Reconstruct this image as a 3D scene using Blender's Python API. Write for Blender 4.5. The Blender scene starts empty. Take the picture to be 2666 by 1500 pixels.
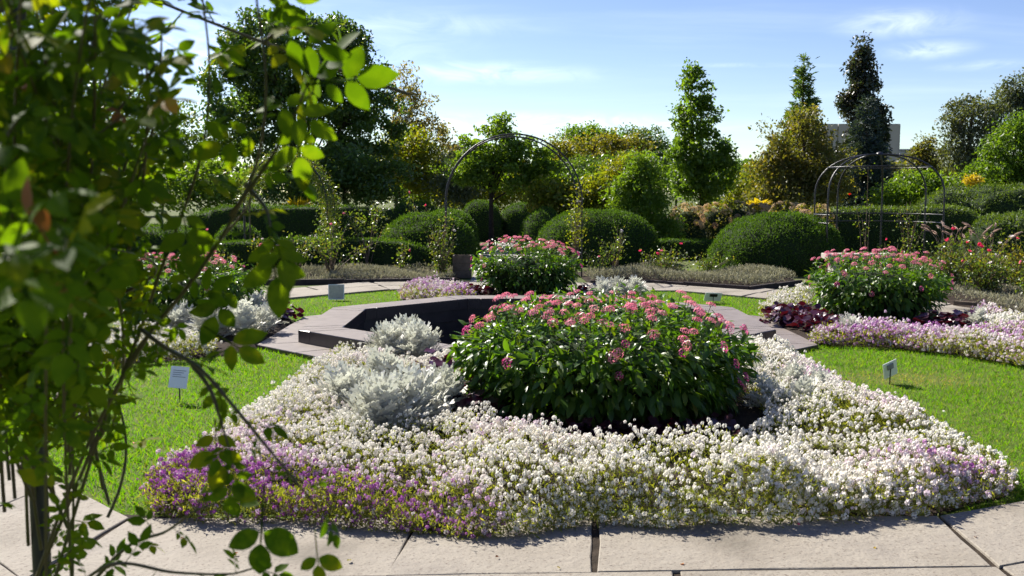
import bpy, math, random
import numpy as np
from mathutils import Vector, Matrix

rng = np.random.default_rng(11)
random.seed(11)
SC = bpy.context.scene
COL = SC.collection
R = math.radians

# ------------------------------------------------------------------ camera
FPX = 2592.0                      # focal length in pixels of the 2666 px wide photograph (35 mm)
CAMH = 1.6
PITCH = math.atan(250 / FPX)
cd = bpy.data.cameras.new('camera')
cam = bpy.data.objects.new('camera', cd)
COL.objects.link(cam)
cd.sensor_width = 36.0
cd.lens = 36.0 * FPX / 2666.0
cd.clip_start = 0.05
cd.clip_end = 3000
cam.location = (0, 0, CAMH)
cam.rotation_euler = (math.pi / 2 - PITCH, 0, 0)
cd.dof.use_dof = True
cd.dof.focus_distance = 7.0
cd.dof.aperture_fstop = 7.1
SC.camera = cam

# ------------------------------------------------------------------ light
SUN_AZ = R(40)                    # to the left of the view direction (+Y)
SUN_EL = R(40)
sdir = Vector((-math.sin(SUN_AZ) * math.cos(SUN_EL), math.cos(SUN_AZ) * math.cos(SUN_EL), math.sin(SUN_EL)))
sl = bpy.data.lights.new('sun', 'SUN')
sl.energy = 5.0
sl.angle = R(0.53)
sl.color = (1.0, 0.945, 0.86)
so = bpy.data.objects.new('sun', sl)
so.rotation_euler = sdir.to_track_quat('Z', 'Y').to_euler()
so.location = (-20, 25, 30)
COL.objects.link(so)

wd = bpy.data.worlds.new('World')
SC.world = wd
wd.use_nodes = True
wn, wl = wd.node_tree.nodes, wd.node_tree.links
wn.clear()
w_out = wn.new('ShaderNodeOutputWorld')
w_bg = wn.new('ShaderNodeBackground')
w_sky = wn.new('ShaderNodeTexSky')
w_sky.sky_type = 'NISHITA'
w_sky.sun_disc = False
w_sky.sun_elevation = SUN_EL
w_sky.sun_rotation = -SUN_AZ
w_sky.air_density = 0.9
w_sky.dust_density = 0.2
w_sky.ozone_density = 2.2
w_bg.inputs['Strength'].default_value = 0.062
# thin streaky cirrus on a flat layer overhead: a faint veil everywhere and a few thicker wisps
tc = wn.new('ShaderNodeTexCoord')
sep = wn.new('ShaderNodeSeparateXYZ')
wl.new(tc.outputs['Generated'], sep.inputs[0])
def wmath(op, a, b=None):
    m = wn.new('ShaderNodeMath'); m.operation = op
    for i, v in enumerate((a, b)):
        if v is None: continue
        if isinstance(v, (int, float)): m.inputs[i].default_value = v
        else: wl.new(v, m.inputs[i])
    return m.outputs[0]
zz = wmath('ADD', wmath('MAXIMUM', sep.outputs[2], 0.0), 0.12)
comb = wn.new('ShaderNodeCombineXYZ')
wl.new(wmath('DIVIDE', sep.outputs[0], zz), comb.inputs[0])
wl.new(wmath('DIVIDE', sep.outputs[1], zz), comb.inputs[1])
def wnoise(scale, rot, loc, detail, dist, lo, hi):
    mp = wn.new('ShaderNodeMapping')
    mp.inputs['Rotation'].default_value = (0, 0, rot)
    mp.inputs['Scale'].default_value = scale
    mp.inputs['Location'].default_value = loc
    wl.new(comb.outputs[0], mp.inputs[0])
    cn = wn.new('ShaderNodeTexNoise')
    cn.inputs['Scale'].default_value = 1.0
    cn.inputs['Detail'].default_value = detail
    cn.inputs['Roughness'].default_value = 0.6
    cn.inputs['Distortion'].default_value = dist
    wl.new(mp.outputs[0], cn.inputs['Vector'])
    cr = wn.new('ShaderNodeMapRange')
    cr.interpolation_type = 'SMOOTHSTEP'
    cr.inputs['From Min'].default_value = lo
    cr.inputs['From Max'].default_value = hi
    wl.new(cn.outputs['Fac'], cr.inputs['Value'])
    return cr.outputs[0]
veil = wmath('MULTIPLY', wnoise((0.5, 1.4, 1), R(-14), (3.3, 1.1, 0), 8, 0.8, 0.45, 0.9), 0.28)
wisp = wnoise((3.4, 2.6, 1), R(-32), (0.4, 7.7, 0), 9, 1.4, 0.28, 0.70)
def patch(px, py, rx, ry, rot, amt):
    a_, b_ = (px - 1333) / FPX, (750 - py) / FPX
    d = Vector((a_, math.cos(PITCH) + b_ * math.sin(PITCH), -math.sin(PITCH) + b_ * math.cos(PITCH))).normalized()
    c = (d[0] / (d[2] + 0.12), d[1] / (d[2] + 0.12))
    m = wn.new('ShaderNodeMapping'); m.vector_type = 'TEXTURE'
    m.inputs['Location'].default_value = (c[0], c[1], 0)
    m.inputs['Rotation'].default_value = (0, 0, rot)
    m.inputs['Scale'].default_value = (rx, ry, 1)
    wl.new(comb.outputs[0], m.inputs[0])
    ln = wn.new('ShaderNodeVectorMath'); ln.operation = 'LENGTH'
    wl.new(m.outputs[0], ln.inputs[0])
    mr = wn.new('ShaderNodeMapRange'); mr.interpolation_type = 'SMOOTHSTEP'
    mr.inputs['From Min'].default_value = 1.0; mr.inputs['From Max'].default_value = 0.0
    mr.inputs['To Max'].default_value = amt
    wl.new(ln.outputs[1], mr.inputs['Value'])
    return mr.outputs[0]
pat = None
for a in ((2350, 60, 0.30, 0.26, R(-20), 1.0), (2420, 130, 0.22, 0.20, R(-40), 0.9), (2560, 170, 0.25, 0.12, R(-30), 0.5), (1230, 190, 0.75, 0.28, R(4), 0.85), (1420, 320, 1.5, 0.40, R(2), 0.75), (900, 60, 0.9, 0.22, R(8), 0.7), (480, 120, 1.3, 0.8, R(5), 0.9), (1960, 170, 0.5, 0.06, R(-6), 0.35)):
    q = patch(*a); pat = q if pat is None else wmath('MAXIMUM', pat, q)
cloud = wmath('MINIMUM', wmath('ADD', veil, wmath('MULTIPLY', pat, wisp)), 1.0)
hs = wn.new('ShaderNodeHueSaturation')
hs.inputs['Hue'].default_value = 0.520
hs.inputs['Saturation'].default_value = 1.12
wl.new(w_sky.outputs[0], hs.inputs['Color'])
cloud_bright = wn.new('ShaderNodeMix'); cloud_bright.data_type = 'RGBA'; cloud_bright.blend_type = 'ADD'
cloud_bright.inputs['Factor'].default_value = 1.0
wl.new(hs.outputs[0], cloud_bright.inputs[6])
cloud_bright.inputs[7].default_value = (3.6, 3.4, 3.0, 1)
cmix = wn.new('ShaderNodeMix')
cmix.data_type = 'RGBA'
wl.new(wmath('MULTIPLY', cloud, 0.9), cmix.inputs['Factor'])
wl.new(hs.outputs[0], cmix.inputs[6])
wl.new(cloud_bright.outputs[2], cmix.inputs[7])
wl.new(cmix.outputs[2], w_bg.inputs['Color'])
wl.new(w_bg.outputs[0], w_out.inputs[0])

SC.view_settings.view_transform = 'Standard'
SC.view_settings.look = 'None'
SC.view_settings.exposure = 1.28
SC.view_settings.gamma = 1.0
SC.view_settings.use_curve_mapping = False
SC.cycles.max_bounces = 6
SC.cycles.diffuse_bounces = 3
SC.cycles.glossy_bounces = 2
SC.cycles.transmission_bounces = 4
SC.cycles.use_adaptive_sampling = True
SC.cycles.adaptive_threshold = 0.02
SC.cycles.sample_clamp_indirect = 6
SC.cycles.use_denoising = True

# ------------------------------------------------------------------ pixel -> place
def ray(px, py):
    a, b = (px - 1333) / FPX, (750 - py) / FPX
    return np.array((a, math.cos(PITCH) + b * math.sin(PITCH), -math.sin(PITCH) + b * math.cos(PITCH)))
def G(px, py, z=0.0):
    d = ray(px, py); t = (z - CAMH) / d[2]
    return np.array((0, 0, CAMH)) + d * t
def D(px, py, Y):
    d = ray(px, py)
    return np.array((0, 0, CAMH)) + d * (Y / d[1])

# ------------------------------------------------------------------ materials
MATS = {}
def newmat(name):
    m = bpy.data.materials.new(name); m.use_nodes = True
    n, l = m.node_tree.nodes, m.node_tree.links
    n.clear()
    out = n.new('ShaderNodeOutputMaterial')
    return m, n, l, out
def ramp(n, cols):
    r = n.new('ShaderNodeValToRGB')
    e = r.color_ramp.elements
    k = len(cols)
    while len(e) < k: e.new(0.5)
    for i, c in enumerate(cols):
        e[i].position = i / max(1, k - 1)
        e[i].color = (c[0], c[1], c[2], 1)
    return r
def leafmat(name, cols, transl=0.4, rough=0.42, spec=0.4, cyc=True, tcol=(2.2, 2.15, 0.40), mottle=0):
    m, n, l, out = newmat(name)
    at = n.new('ShaderNodeAttribute'); at.attribute_name = 'rnd'
    if cyc:
        oi = n.new('ShaderNodeObjectInfo')
        ad = n.new('ShaderNodeMath'); ad.operation = 'ADD'
        l.new(at.outputs['Fac'], ad.inputs[0]); l.new(oi.outputs['Random'], ad.inputs[1])
        fr = n.new('ShaderNodeMath'); fr.operation = 'FRACT'
        l.new(ad.outputs[0], fr.inputs[0]); fac = fr.outputs[0]
    else:
        fac = at.outputs['Fac']
    rp = ramp(n, cols); l.new(fac, rp.inputs[0])
    if mottle:
        ge = n.new('ShaderNodeNewGeometry'); nz = n.new('ShaderNodeTexNoise')
        nz.inputs['Scale'].default_value = mottle; nz.inputs['Detail'].default_value = 5
        l.new(ge.outputs['Position'], nz.inputs['Vector'])
        m1 = n.new('ShaderNodeMapRange'); m1.inputs['From Min'].default_value = 0.3; m1.inputs['From Max'].default_value = 0.7
        m1.inputs['To Min'].default_value = -0.16; m1.inputs['To Max'].default_value = 0.16
        l.new(nz.outputs['Fac'], m1.inputs['Value'])
        a2 = n.new('ShaderNodeMath'); a2.operation = 'ADD'; a2.use_clamp = True
        l.new(fac, a2.inputs[0]); l.new(m1.outputs[0], a2.inputs[1])
        l.new(a2.outputs[0], rp.inputs[0])
    p = n.new('ShaderNodeBsdfPrincipled')
    l.new(rp.outputs[0], p.inputs['Base Color'])
    p.inputs['Roughness'].default_value = rough
    p.inputs['Specular IOR Level'].default_value = spec
    if transl > 0:
        t = n.new('ShaderNodeBsdfTranslucent')
        mu = n.new('ShaderNodeMix'); mu.data_type = 'RGBA'; mu.blend_type = 'MULTIPLY'
        mu.inputs['Factor'].default_value = 1.0
        l.new(rp.outputs[0], mu.inputs[6]); mu.inputs[7].default_value = (*tcol, 1)
        l.new(mu.outputs[2], t.inputs['Color'])
        mx = n.new('ShaderNodeMixShader'); mx.inputs[0].default_value = transl
        l.new(p.outputs[0], mx.inputs[1]); l.new(t.outputs[0], mx.inputs[2])
        l.new(mx.outputs[0], out.inputs[0])
    else:
        l.new(p.outputs[0], out.inputs[0])
    MATS[name] = m
    return m
def solidmat(name, cols, scale=8, rough=0.7, spec=0.3, bump=0.0, bscale=None, detail=6, metallic=0, speckle=None):
    m, n, l, out = newmat(name)
    tcn = n.new('ShaderNodeNewGeometry')
    no = n.new('ShaderNodeTexNoise'); no.inputs['Scale'].default_value = scale; no.inputs['Detail'].default_value = detail
    l.new(tcn.outputs['Position'], no.inputs['Vector'])
    rp = ramp(n, cols)
    mr = n.new('ShaderNodeMapRange'); mr.inputs['From Min'].default_value = 0.3; mr.inputs['From Max'].default_value = 0.7
    l.new(no.outputs['Fac'], mr.inputs['Value']); l.new(mr.outputs[0], rp.inputs[0])
    p = n.new('ShaderNodeBsdfPrincipled')
    col = rp.outputs[0]
    if speckle:
        n2 = n.new('ShaderNodeTexNoise'); n2.inputs['Scale'].default_value = speckle[0]; n2.inputs['Detail'].default_value = 3
        l.new(tcn.outputs['Position'], n2.inputs['Vector'])
        r2 = n.new('ShaderNodeMapRange'); r2.inputs['From Min'].default_value = speckle[2]; r2.inputs['From Max'].default_value = speckle[3]
        l.new(n2.outputs['Fac'], r2.inputs['Value'])
        mx = n.new('ShaderNodeMix'); mx.data_type = 'RGBA'
        l.new(r2.outputs[0], mx.inputs['Factor']); l.new(col, mx.inputs[6]); mx.inputs[7].default_value = (*speckle[1], 1)
        col = mx.outputs[2]
    l.new(col, p.inputs['Base Color'])
    p.inputs['Roughness'].default_value = rough
    p.inputs['Specular IOR Level'].default_value = spec
    p.inputs['Metallic'].default_value = metallic
    if bump > 0:
        nb = n.new('ShaderNodeTexNoise'); nb.inputs['Scale'].default_value = bscale or scale * 4; nb.inputs['Detail'].default_value = 8
        nb.inputs['Roughness'].default_value = 0.65
        l.new(tcn.outputs['Position'], nb.inputs['Vector'])
        b = n.new('ShaderNodeBump'); b.inputs['Strength'].default_value = bump; b.inputs['Distance'].default_value = 0.02
        l.new(nb.outputs['Fac'], b.inputs['Height']); l.new(b.outputs[0], p.inputs['Normal'])
    l.new(p.outputs[0], out.inputs[0])
    MATS[name] = m
    return m

M_GROUND = solidmat('ground', [(0.05, 0.075, 0.02), (0.09, 0.11, 0.035), (0.10, 0.085, 0.05)], 0.6, 0.95, 0.1, 0.4, 14)
M_SOIL = solidmat('soil', [(0.018, 0.013, 0.010), (0.045, 0.032, 0.024)], 9, 0.95, 0.1, 0.8, 60)
M_LAWN = solidmat('lawn_soil', [(0.05, 0.085, 0.012), (0.075, 0.11, 0.016), (0.10, 0.11, 0.03)], 5, 0.95, 0.1, 0.5, 60)
M_STONE = solidmat('flagstone', [(0.150, 0.132, 0.104), (0.225, 0.199, 0.160), (0.255, 0.228, 0.186), (0.214, 0.190, 0.158)], 1.7, 0.85, 0.25, 0.5, 22,
                   detail=10, speckle=(70, (0.13, 0.105, 0.082), 0.57, 0.72))
M_JOINT = solidmat('joint_earth', [(0.02, 0.016, 0.012), (0.05, 0.038, 0.028)], 12, 0.95, 0.1, 0.6, 60)
M_GRANITE = solidmat('brown_granite', [(0.026, 0.018, 0.018), (0.042, 0.030, 0.028)], 18, 0.30, 0.5, 0.03, 90,
                     speckle=(260, (0.07, 0.055, 0.055), 0.54, 0.66))
M_GRANITE_FLAT = solidmat('honed_granite', [(0.145, 0.122, 0.102), (0.205, 0.174, 0.147)], 7, 0.5, 0.3, 0.03, 90,
                     speckle=(240, (0.24, 0.20, 0.19), 0.52, 0.68))
M_DARKSTONE = solidmat('wet_black_stone', [(0.020, 0.015, 0.014), (0.042, 0.032, 0.030)], 6, 0.40, 0.4)
M_WATER = solidmat('pool_water', [(0.004, 0.005, 0.005), (0.006, 0.007, 0.007)], 3, 0.05, 0.5, 0.05, 5)
M_IRON = solidmat('black_iron', [(0.010, 0.010, 0.012), (0.022, 0.020, 0.022)], 25, 0.42, 0.5, 0.1, 120)
M_BARK = solidmat('bark', [(0.022, 0.016, 0.012), (0.060, 0.045, 0.033)], 14, 0.9, 0.15, 0.6, 40)
M_BARK_PALE = solidmat('pale_bark', [(0.09, 0.07, 0.05), (0.16, 0.13, 0.10)], 14, 0.9, 0.15, 0.6, 40)
M_CANE = solidmat('rose_cane', [(0.055, 0.065, 0.018), (0.085, 0.07, 0.03), (0.07, 0.045, 0.03)], 9, 0.55, 0.3)
M_CANE_DRY = solidmat('dry_cane', [(0.10, 0.075, 0.045), (0.17, 0.12, 0.08)], 14, 0.7, 0.2)
M_STEM = solidmat('green_stem', [(0.05, 0.085, 0.018), (0.08, 0.10, 0.03)], 20, 0.6, 0.2)
M_CONCRETE = solidmat('concrete', [(0.36, 0.325, 0.28), (0.42, 0.38, 0.33)], 0.25, 0.9, 0.1, 0.2, 3)
M_CONC_DK = solidmat('concrete_joint', [(0.13, 0.115, 0.105), (0.17, 0.15, 0.14)], 0.6, 0.9, 0.1)
M_FAR_WALL = solidmat('far_wall', [(0.30, 0.31, 0.34), (0.38, 0.38, 0.40)], 0.3, 0.8, 0.2)
M_GLASS = solidmat('far_window', [(0.03, 0.04, 0.05), (0.06, 0.07, 0.09)], 1.0, 0.15, 0.5)
M_WHITE = solidmat('white_plastic', [(0.72, 0.73, 0.76), (0.78, 0.79, 0.80)], 5, 0.4, 0.4)
M_SIGNGREY = solidmat('grey_sign_face', [(0.40, 0.36, 0.29), (0.50, 0.46, 0.38)], 30, 0.5, 0.4)
M_INK_SHADOW = solidmat('ink_and_shadow_grey', [(0.20, 0.20, 0.23), (0.26, 0.26, 0.30)], 30, 0.6, 0.2)
M_TIMBER = solidmat('weathered_timber', [(0.07, 0.055, 0.04), (0.14, 0.11, 0.08)], 8, 0.85, 0.15, 0.4, 40)
M_EDGE = solidmat('shadow_dark_edging', [(0.022, 0.018, 0.018), (0.05, 0.04, 0.036)], 10, 0.8, 0.2)  # timber edging with its shadow put into the dark colour
M_GRAVEL = solidmat('gravel', [(0.20, 0.19, 0.18), (0.33, 0.31, 0.29)], 40, 0.95, 0.1, 0.6, 60)

M_PENTAS = leafmat('pentas_leaf', [(0.034, 0.078, 0.014), (0.052, 0.112, 0.018), (0.075, 0.140, 0.020), (0.042, 0.094, 0.014), (0.12, 0.170, 0.022)], 0.42, 0.36, 0.32, True, (1.9, 2.0, 0.3))
M_PENTAS_Y = leafmat('pentas_leaf_yellow', [(0.16, 0.17, 0.02), (0.22, 0.20, 0.03)], 0.4, 0.4, 0.4)
M_PINK = leafmat('pentas_pink', [(0.84, 0.24, 0.33), (0.88, 0.34, 0.42), (0.80, 0.20, 0.32), (0.90, 0.40, 0.46)], 0.30, 0.6, 0.2, True, (1.1, 0.9, 0.9))
M_MAGENTA = leafmat('pentas_magenta', [(0.62, 0.07, 0.28), (0.70, 0.12, 0.34)], 0.30, 0.6, 0.2, True, (1.1, 0.9, 0.9))
M_ALY_LEAF = leafmat('alyssum_leaf', [(0.10, 0.125, 0.028), (0.17, 0.185, 0.05), (0.08, 0.105, 0.022), (0.26, 0.25, 0.09)], 0.45, 0.55, 0.2)
M_WHITEFL = leafmat('alyssum_flower', [(0.36, 0.10, 0.36), (0.52, 0.26, 0.49), (0.64, 0.46, 0.58), (0.76, 0.66, 0.68), (0.80, 0.76, 0.68), (0.78, 0.75, 0.67)], 0.25, 0.7, 0.1, False, (1.05, 1.05, 1.0))
M_MILLER = leafmat('miller_leaf', [(0.52, 0.51, 0.45), (0.64, 0.63, 0.56), (0.72, 0.71, 0.64), (0.45, 0.45, 0.39)], 0.24, 0.6, 0.3, True, (1.0, 1.05, 0.95))
M_HEUCH = leafmat('dark_red_leaf', [(0.030, 0.008, 0.018), (0.055, 0.010, 0.022), (0.040, 0.010, 0.028), (0.07, 0.012, 0.020)], 0.16, 0.28, 0.6, True, (2.2, 0.7, 0.6))
M_GRASS = leafmat('grass_blade', [(0.075, 0.175, 0.006), (0.110, 0.225, 0.008), (0.140, 0.255, 0.010), (0.20, 0.25, 0.03), (0.085, 0.20, 0.008)], 0.5, 0.55, 0.15, True, (1.5, 1.75, 0.2))
M_ROSE = leafmat('rose_leaf', [(0.040, 0.075, 0.008), (0.058, 0.098, 0.010), (0.030, 0.060, 0.008), (0.078, 0.112, 0.012), (0.050, 0.086, 0.009), (0.12, 0.125, 0.012)], 0.52, 0.60, 0.06, True, (3.2, 3.3, 0.25), 45)
M_ROSE_Y = leafmat('rose_leaf_yellow', [(0.16, 0.17, 0.015), (0.34, 0.26, 0.02), (0.40, 0.20, 0.02), (0.30, 0.28, 0.03)], 0.45, 0.5, 0.2, True, (1.3, 1.1, 0.4), 60)
M_ROSE_BR = leafmat('rose_leaf_brown', [(0.14, 0.05, 0.02), (0.24, 0.09, 0.03), (0.30, 0.13, 0.04)], 0.35, 0.6, 0.2, True, (1.3, 1.0, 0.6), 60)
M_ROSE_BG = leafmat('garden_rose_leaf', [(0.045, 0.085, 0.018), (0.075, 0.12, 0.028), (0.11, 0.13, 0.035), (0.055, 0.10, 0.022), (0.15, 0.12, 0.05)], 0.42, 0.36, 0.45)
M_YEW = leafmat('yew_leaf', [(0.030, 0.066, 0.012), (0.046, 0.094, 0.016), (0.062, 0.115, 0.020), (0.036, 0.078, 0.014)], 0.34, 0.6, 0.15)
M_YEW_LT = leafmat('yew_leaf_light', [(0.05, 0.09, 0.016), (0.075, 0.12, 0.02), (0.10, 0.14, 0.025)], 0.3, 0.5, 0.3)
M_GREYGC = leafmat('grey_groundcover', [(0.22, 0.22, 0.15), (0.30, 0.29, 0.21), (0.18, 0.185, 0.115), (0.36, 0.33, 0.25)], 0.3, 0.7, 0.15, True, (1.1, 1.08, 0.85))
M_T_DARK = leafmat('tree_leaf_dark', [(0.038, 0.078, 0.019), (0.057, 0.108, 0.024), (0.076, 0.130, 0.027), (0.101, 0.124, 0.027)], 0.36, 0.36, 0.45)
M_T_MID = leafmat('tree_leaf_mid', [(0.057, 0.109, 0.016), (0.086, 0.149, 0.021), (0.115, 0.178, 0.023), (0.071, 0.127, 0.018)], 0.48, 0.42, 0.4)
M_T_YEL = leafmat('tree_leaf_yellow', [(0.114, 0.147, 0.017), (0.162, 0.180, 0.019), (0.085, 0.123, 0.015), (0.199, 0.176, 0.019)], 0.45, 0.5, 0.3)
M_T_OLIVE = leafmat('tree_leaf_olive', [(0.094, 0.105, 0.031), (0.132, 0.127, 0.039), (0.077, 0.094, 0.028), (0.176, 0.138, 0.050)], 0.38, 0.5, 0.3)
M_T_ORANGE = leafmat('tree_leaf_autumn', [(0.08, 0.11, 0.02), (0.12, 0.14, 0.022), (0.16, 0.13, 0.022), (0.07, 0.105, 0.02)], 0.4, 0.5, 0.3)
M_T_GREY = leafmat('tree_leaf_grey', [(0.060, 0.080, 0.050), (0.085, 0.105, 0.065), (0.11, 0.12, 0.075)], 0.25, 0.6, 0.25)
M_T_BLUE = leafmat('spruce_blue', [(0.040, 0.062, 0.058), (0.060, 0.088, 0.085), (0.030, 0.050, 0.045)], 0.12, 0.6, 0.25)
M_T_COPPER = leafmat('copper_leaf', [(0.026, 0.046, 0.030), (0.040, 0.050, 0.034), (0.058, 0.048, 0.040), (0.032, 0.056, 0.034)], 0.25, 0.4, 0.4)
M_T_BIRCH = leafmat('pale_birch_leaf', [(0.22, 0.20, 0.06), (0.30, 0.24, 0.07), (0.20, 0.22, 0.06), (0.34, 0.22, 0.06)], 0.5, 0.5, 0.3, True, (1.2, 1.15, 0.6))
M_YELLOW = leafmat('bright_yellow_leaf', [(0.45, 0.38, 0.02), (0.55, 0.42, 0.03)], 0.5, 0.5, 0.3, True, (1.2, 1.1, 0.4))
M_PANICLE = leafmat('panicle_bloom', [(0.58, 0.43, 0.22), (0.62, 0.46, 0.27), (0.54, 0.33, 0.20)], 0.35, 0.7, 0.1, True, (1.1, 1.0, 0.8))
M_PLUME = leafmat('grass_plume', [(0.34, 0.26, 0.22), (0.40, 0.30, 0.26)], 0.4, 0.7, 0.1, True, (1.1, 1.0, 0.9))
M_ROSEPINK = leafmat('rose_pink', [(0.80, 0.06, 0.18), (0.86, 0.12, 0.24)], 0.35, 0.6, 0.2, True, (1.1, 0.8, 0.8))
M_ROSEWHITE = leafmat('rose_white', [(0.80, 0.68, 0.70), (0.82, 0.76, 0.74)], 0.3, 0.6, 0.2, True, (1.0, 1.0, 0.95))
M_ROSERED = leafmat('rose_red', [(0.70, 0.03, 0.015), (0.75, 0.05, 0.02)], 0.3, 0.6, 0.2, True, (1.1, 0.7, 0.7))

# ------------------------------------------------------------------ mesh helpers
def mesh_np(name, V, F, mat, rnd=None, smooth=False):
    """V (n,3); F (m,k) array, or list of faces of any size"""
    V = np.asarray(V, dtype=np.float32)
    me = bpy.data.meshes.new(name)
    if isinstance(F, np.ndarray):
        m, k = F.shape
        flat = F.astype(np.int32).ravel()
        start = np.arange(m, dtype=np.int32) * k
        tot = np.full(m, k, dtype=np.int32)
    else:
        tot = np.array([len(f) for f in F], dtype=np.int32)
        flat = np.array([i for f in F for i in f], dtype=np.int32)
        start = np.concatenate(([0], np.cumsum(tot)[:-1])).astype(np.int32)
        m = len(tot)
    me.vertices.add(len(V)); me.vertices.foreach_set('co', V.ravel())
    me.loops.add(len(flat)); me.loops.foreach_set('vertex_index', flat)
    me.polygons.add(m)
    me.polygons.foreach_set('loop_start', start); me.polygons.foreach_set('loop_total', tot)
    me.polygons.foreach_set('use_smooth', np.full(m, bool(smooth) or isinstance(F, np.ndarray)))
    if rnd is not None:
        a = me.attributes.new('rnd', 'FLOAT', 'POINT')
        a.data.foreach_set('value', np.asarray(rnd, dtype=np.float32))
    me.update(calc_edges=True)
    me.materials.append(mat)
    return me
def twotone(me, mat2):
    """give the upward faces a second material"""
    me.materials.append(mat2)
    for p in me.polygons:
        if p.normal.z > 0.9: p.material_index = 1
    return me
def obj(name, me, parent=None, loc=None, kind=None):
    o = bpy.data.objects.new(name, me)
    COL.objects.link(o)
    if parent is not None: o.parent = parent
    if loc is not None: o.location = loc
    if kind: o['kind'] = kind
    return o
def thing(name, loc, label, cat, group=None):
    o = bpy.data.objects.new(name, None); COL.objects.link(o)
    o.location = [float(v) for v in loc]
    o.empty_display_size = 0.2
    o['label'] = label; o['category'] = cat
    if group: o['group'] = group
    return o
def tag(o, label, cat, group=None):
    o['label'] = label; o['category'] = cat
    if group: o['group'] = group
    return o
def structure(name, me, parent=None):
    o = obj(name, me, parent)
    if parent is None: o['kind'] = 'structure'
    return o
def nrm(a):
    return a / np.maximum(np.linalg.norm(a, axis=-1, keepdims=True), 1e-9)
def frames(d, n):
    y = nrm(np.asarray(d, float)); n = np.asarray(n, float)
    z = n - (n * y).sum(-1, keepdims=True) * y
    bad = np.linalg.norm(z, axis=-1) < 1e-4
    if bad.any(): z[bad] = np.cross(y[bad], np.array([0.31, 0.77, 0.55]))
    z = nrm(z); x = np.cross(y, z)
    return np.stack([x, y, z], axis=2)
def bake(T, P, Rm, S, rnd=None):
    V, F = T
    N, n = len(P), len(V)
    S = np.asarray(S, float)
    SV = V[None] * (S[:, None, None] if S.ndim == 1 else S[:, None, :])
    out = P[:, None, :] + np.einsum('nij,nkj->nki', Rm, SV)
    FF = (F[None] + (np.arange(N) * n)[:, None, None]).reshape(-1, F.shape[1])
    rr = np.repeat(rng.random(N) if rnd is None else rnd, n)
    return out.reshape(-1, 3), FF, rr
def scatter(name, T, P, Rm, S, mat, parent=None, rnd=None, kind='stuff', loc=None):
    V, F, rr = bake(T, P, Rm, S, rnd)
    return obj(name, mesh_np(name, V, F, mat, rr), parent, loc, kind)
def place(name, me, P, Rm, S, parent):
    """separate objects that share one mesh"""
    out = []
    S = np.broadcast_to(np.asarray(S, float), (len(P),))
    for p, r, s in zip(P, Rm, S):
        o = bpy.data.objects.new(name, me)
        COL.objects.link(o); o.parent = parent
        m = Matrix(((r[0, 0] * s, r[0, 1] * s, r[0, 2] * s, p[0]), (r[1, 0] * s, r[1, 1] * s, r[1, 2] * s, p[1]),
                    (r[2, 0] * s, r[2, 1] * s, r[2, 2] * s, p[2]), (0, 0, 0, 1)))
        o.matrix_basis = m
        out.append(o)
    return out
def rv(n):
    return nrm(rng.normal(size=(n, 3)))
class Wob:
    """cheap smooth noise, about -1..1"""
    def __init__(s, freq, seed, n=10):
        r = np.random.default_rng(seed)
        s.k = r.normal(size=(n, 3)) * freq; s.p = r.random(n) * 6.283; s.n = n
    def __call__(s, P):
        return np.sin(P @ s.k.T + s.p).sum(1) / math.sqrt(s.n) * 0.9
def tube(pts, rad, sides=6, cap=True):
    pts = np.asarray(pts, float); n = len(pts)
    rad = np.broadcast_to(np.asarray(rad, float), (n,))
    t = np.gradient(pts, axis=0); t = nrm(t)
    ref = np.array([0.13, 0.21, 0.97]) if abs(t[0][2]) < 0.9 else np.array([0.9, 0.3, 0.1])
    u = nrm(np.cross(t, ref)); v = np.cross(t, u)
    a = np.arange(sides) / sides * 2 * math.pi
    V = pts[:, None, :] + rad[:, None, None] * (np.cos(a)[None, :, None] * u[:, None, :] + np.sin(a)[None, :, None] * v[:, None, :])
    V = V.reshape(-1, 3)
    i = np.arange(n - 1)[:, None] * sides; j = np.arange(sides)[None, :]; j2 = (j + 1) % sides
    F = np.stack([i + j, i + j2, i + sides + j2, i + sides + j], axis=2).reshape(-1, 4)
    return V, F
def merge(parts):
    Vs, Fs, o = [], [], 0
    for V, F in parts:
        Vs.append(V); Fs.append(F + o); o += len(V)
    return np.concatenate(Vs), np.concatenate(Fs)
def bez(a, b, c, n=8):
    t = np.linspace(0, 1, n)[:, None]
    a, b, c = map(lambda q: np.asarray(q, float), (a, b, c))
    return a * (1 - t) ** 2 + 2 * b * t * (1 - t) + c * t * t
def smoothline(pts, n=24):
    """Catmull-Rom through the points"""
    P = np.asarray(pts, float)
    P = np.vstack([2 * P[0] - P[1], P, 2 * P[-1] - P[-2]])
    out = []
    k = len(P) - 3
    for s in np.linspace(0, k - 1e-6, n):
        i = int(s); t = s - i
        a, b, c, d = P[i], P[i + 1], P[i + 2], P[i + 3]
        out.append(0.5 * (2 * b + (c - a) * t + (2 * a - 5 * b + 4 * c - d) * t * t + (3 * b - a - 3 * c + d) * t ** 3))
    return np.array(out)
def prism(poly, z0, z1, bev=0.006, jitter=0.0):
    """closed block over a convex polygon (counter-clockwise) with a small chamfer on top"""
    P = np.asarray(poly, float)[:, :2]; n = len(P)
    c = P.mean(0)
    Q = P + nrm(c - P) * bev * 1.4
    V = np.vstack([np.c_[P, np.full(n, z0)], np.c_[P, np.full(n, z1 - bev)], np.c_[Q, np.full(n, z1)]])
    if jitter: V[2 * n:, 2] += rng.normal(size=n) * jitter
    F = []
    for k in range(2):
        for i in range(n):
            j = (i + 1) % n
            F.append((k * n + i, k * n + j, (k + 1) * n + j, (k + 1) * n + i))
    F.append(tuple(range(2 * n, 3 * n))); F.append(tuple(range(n - 1, -1, -1)))
    return V, F
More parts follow.
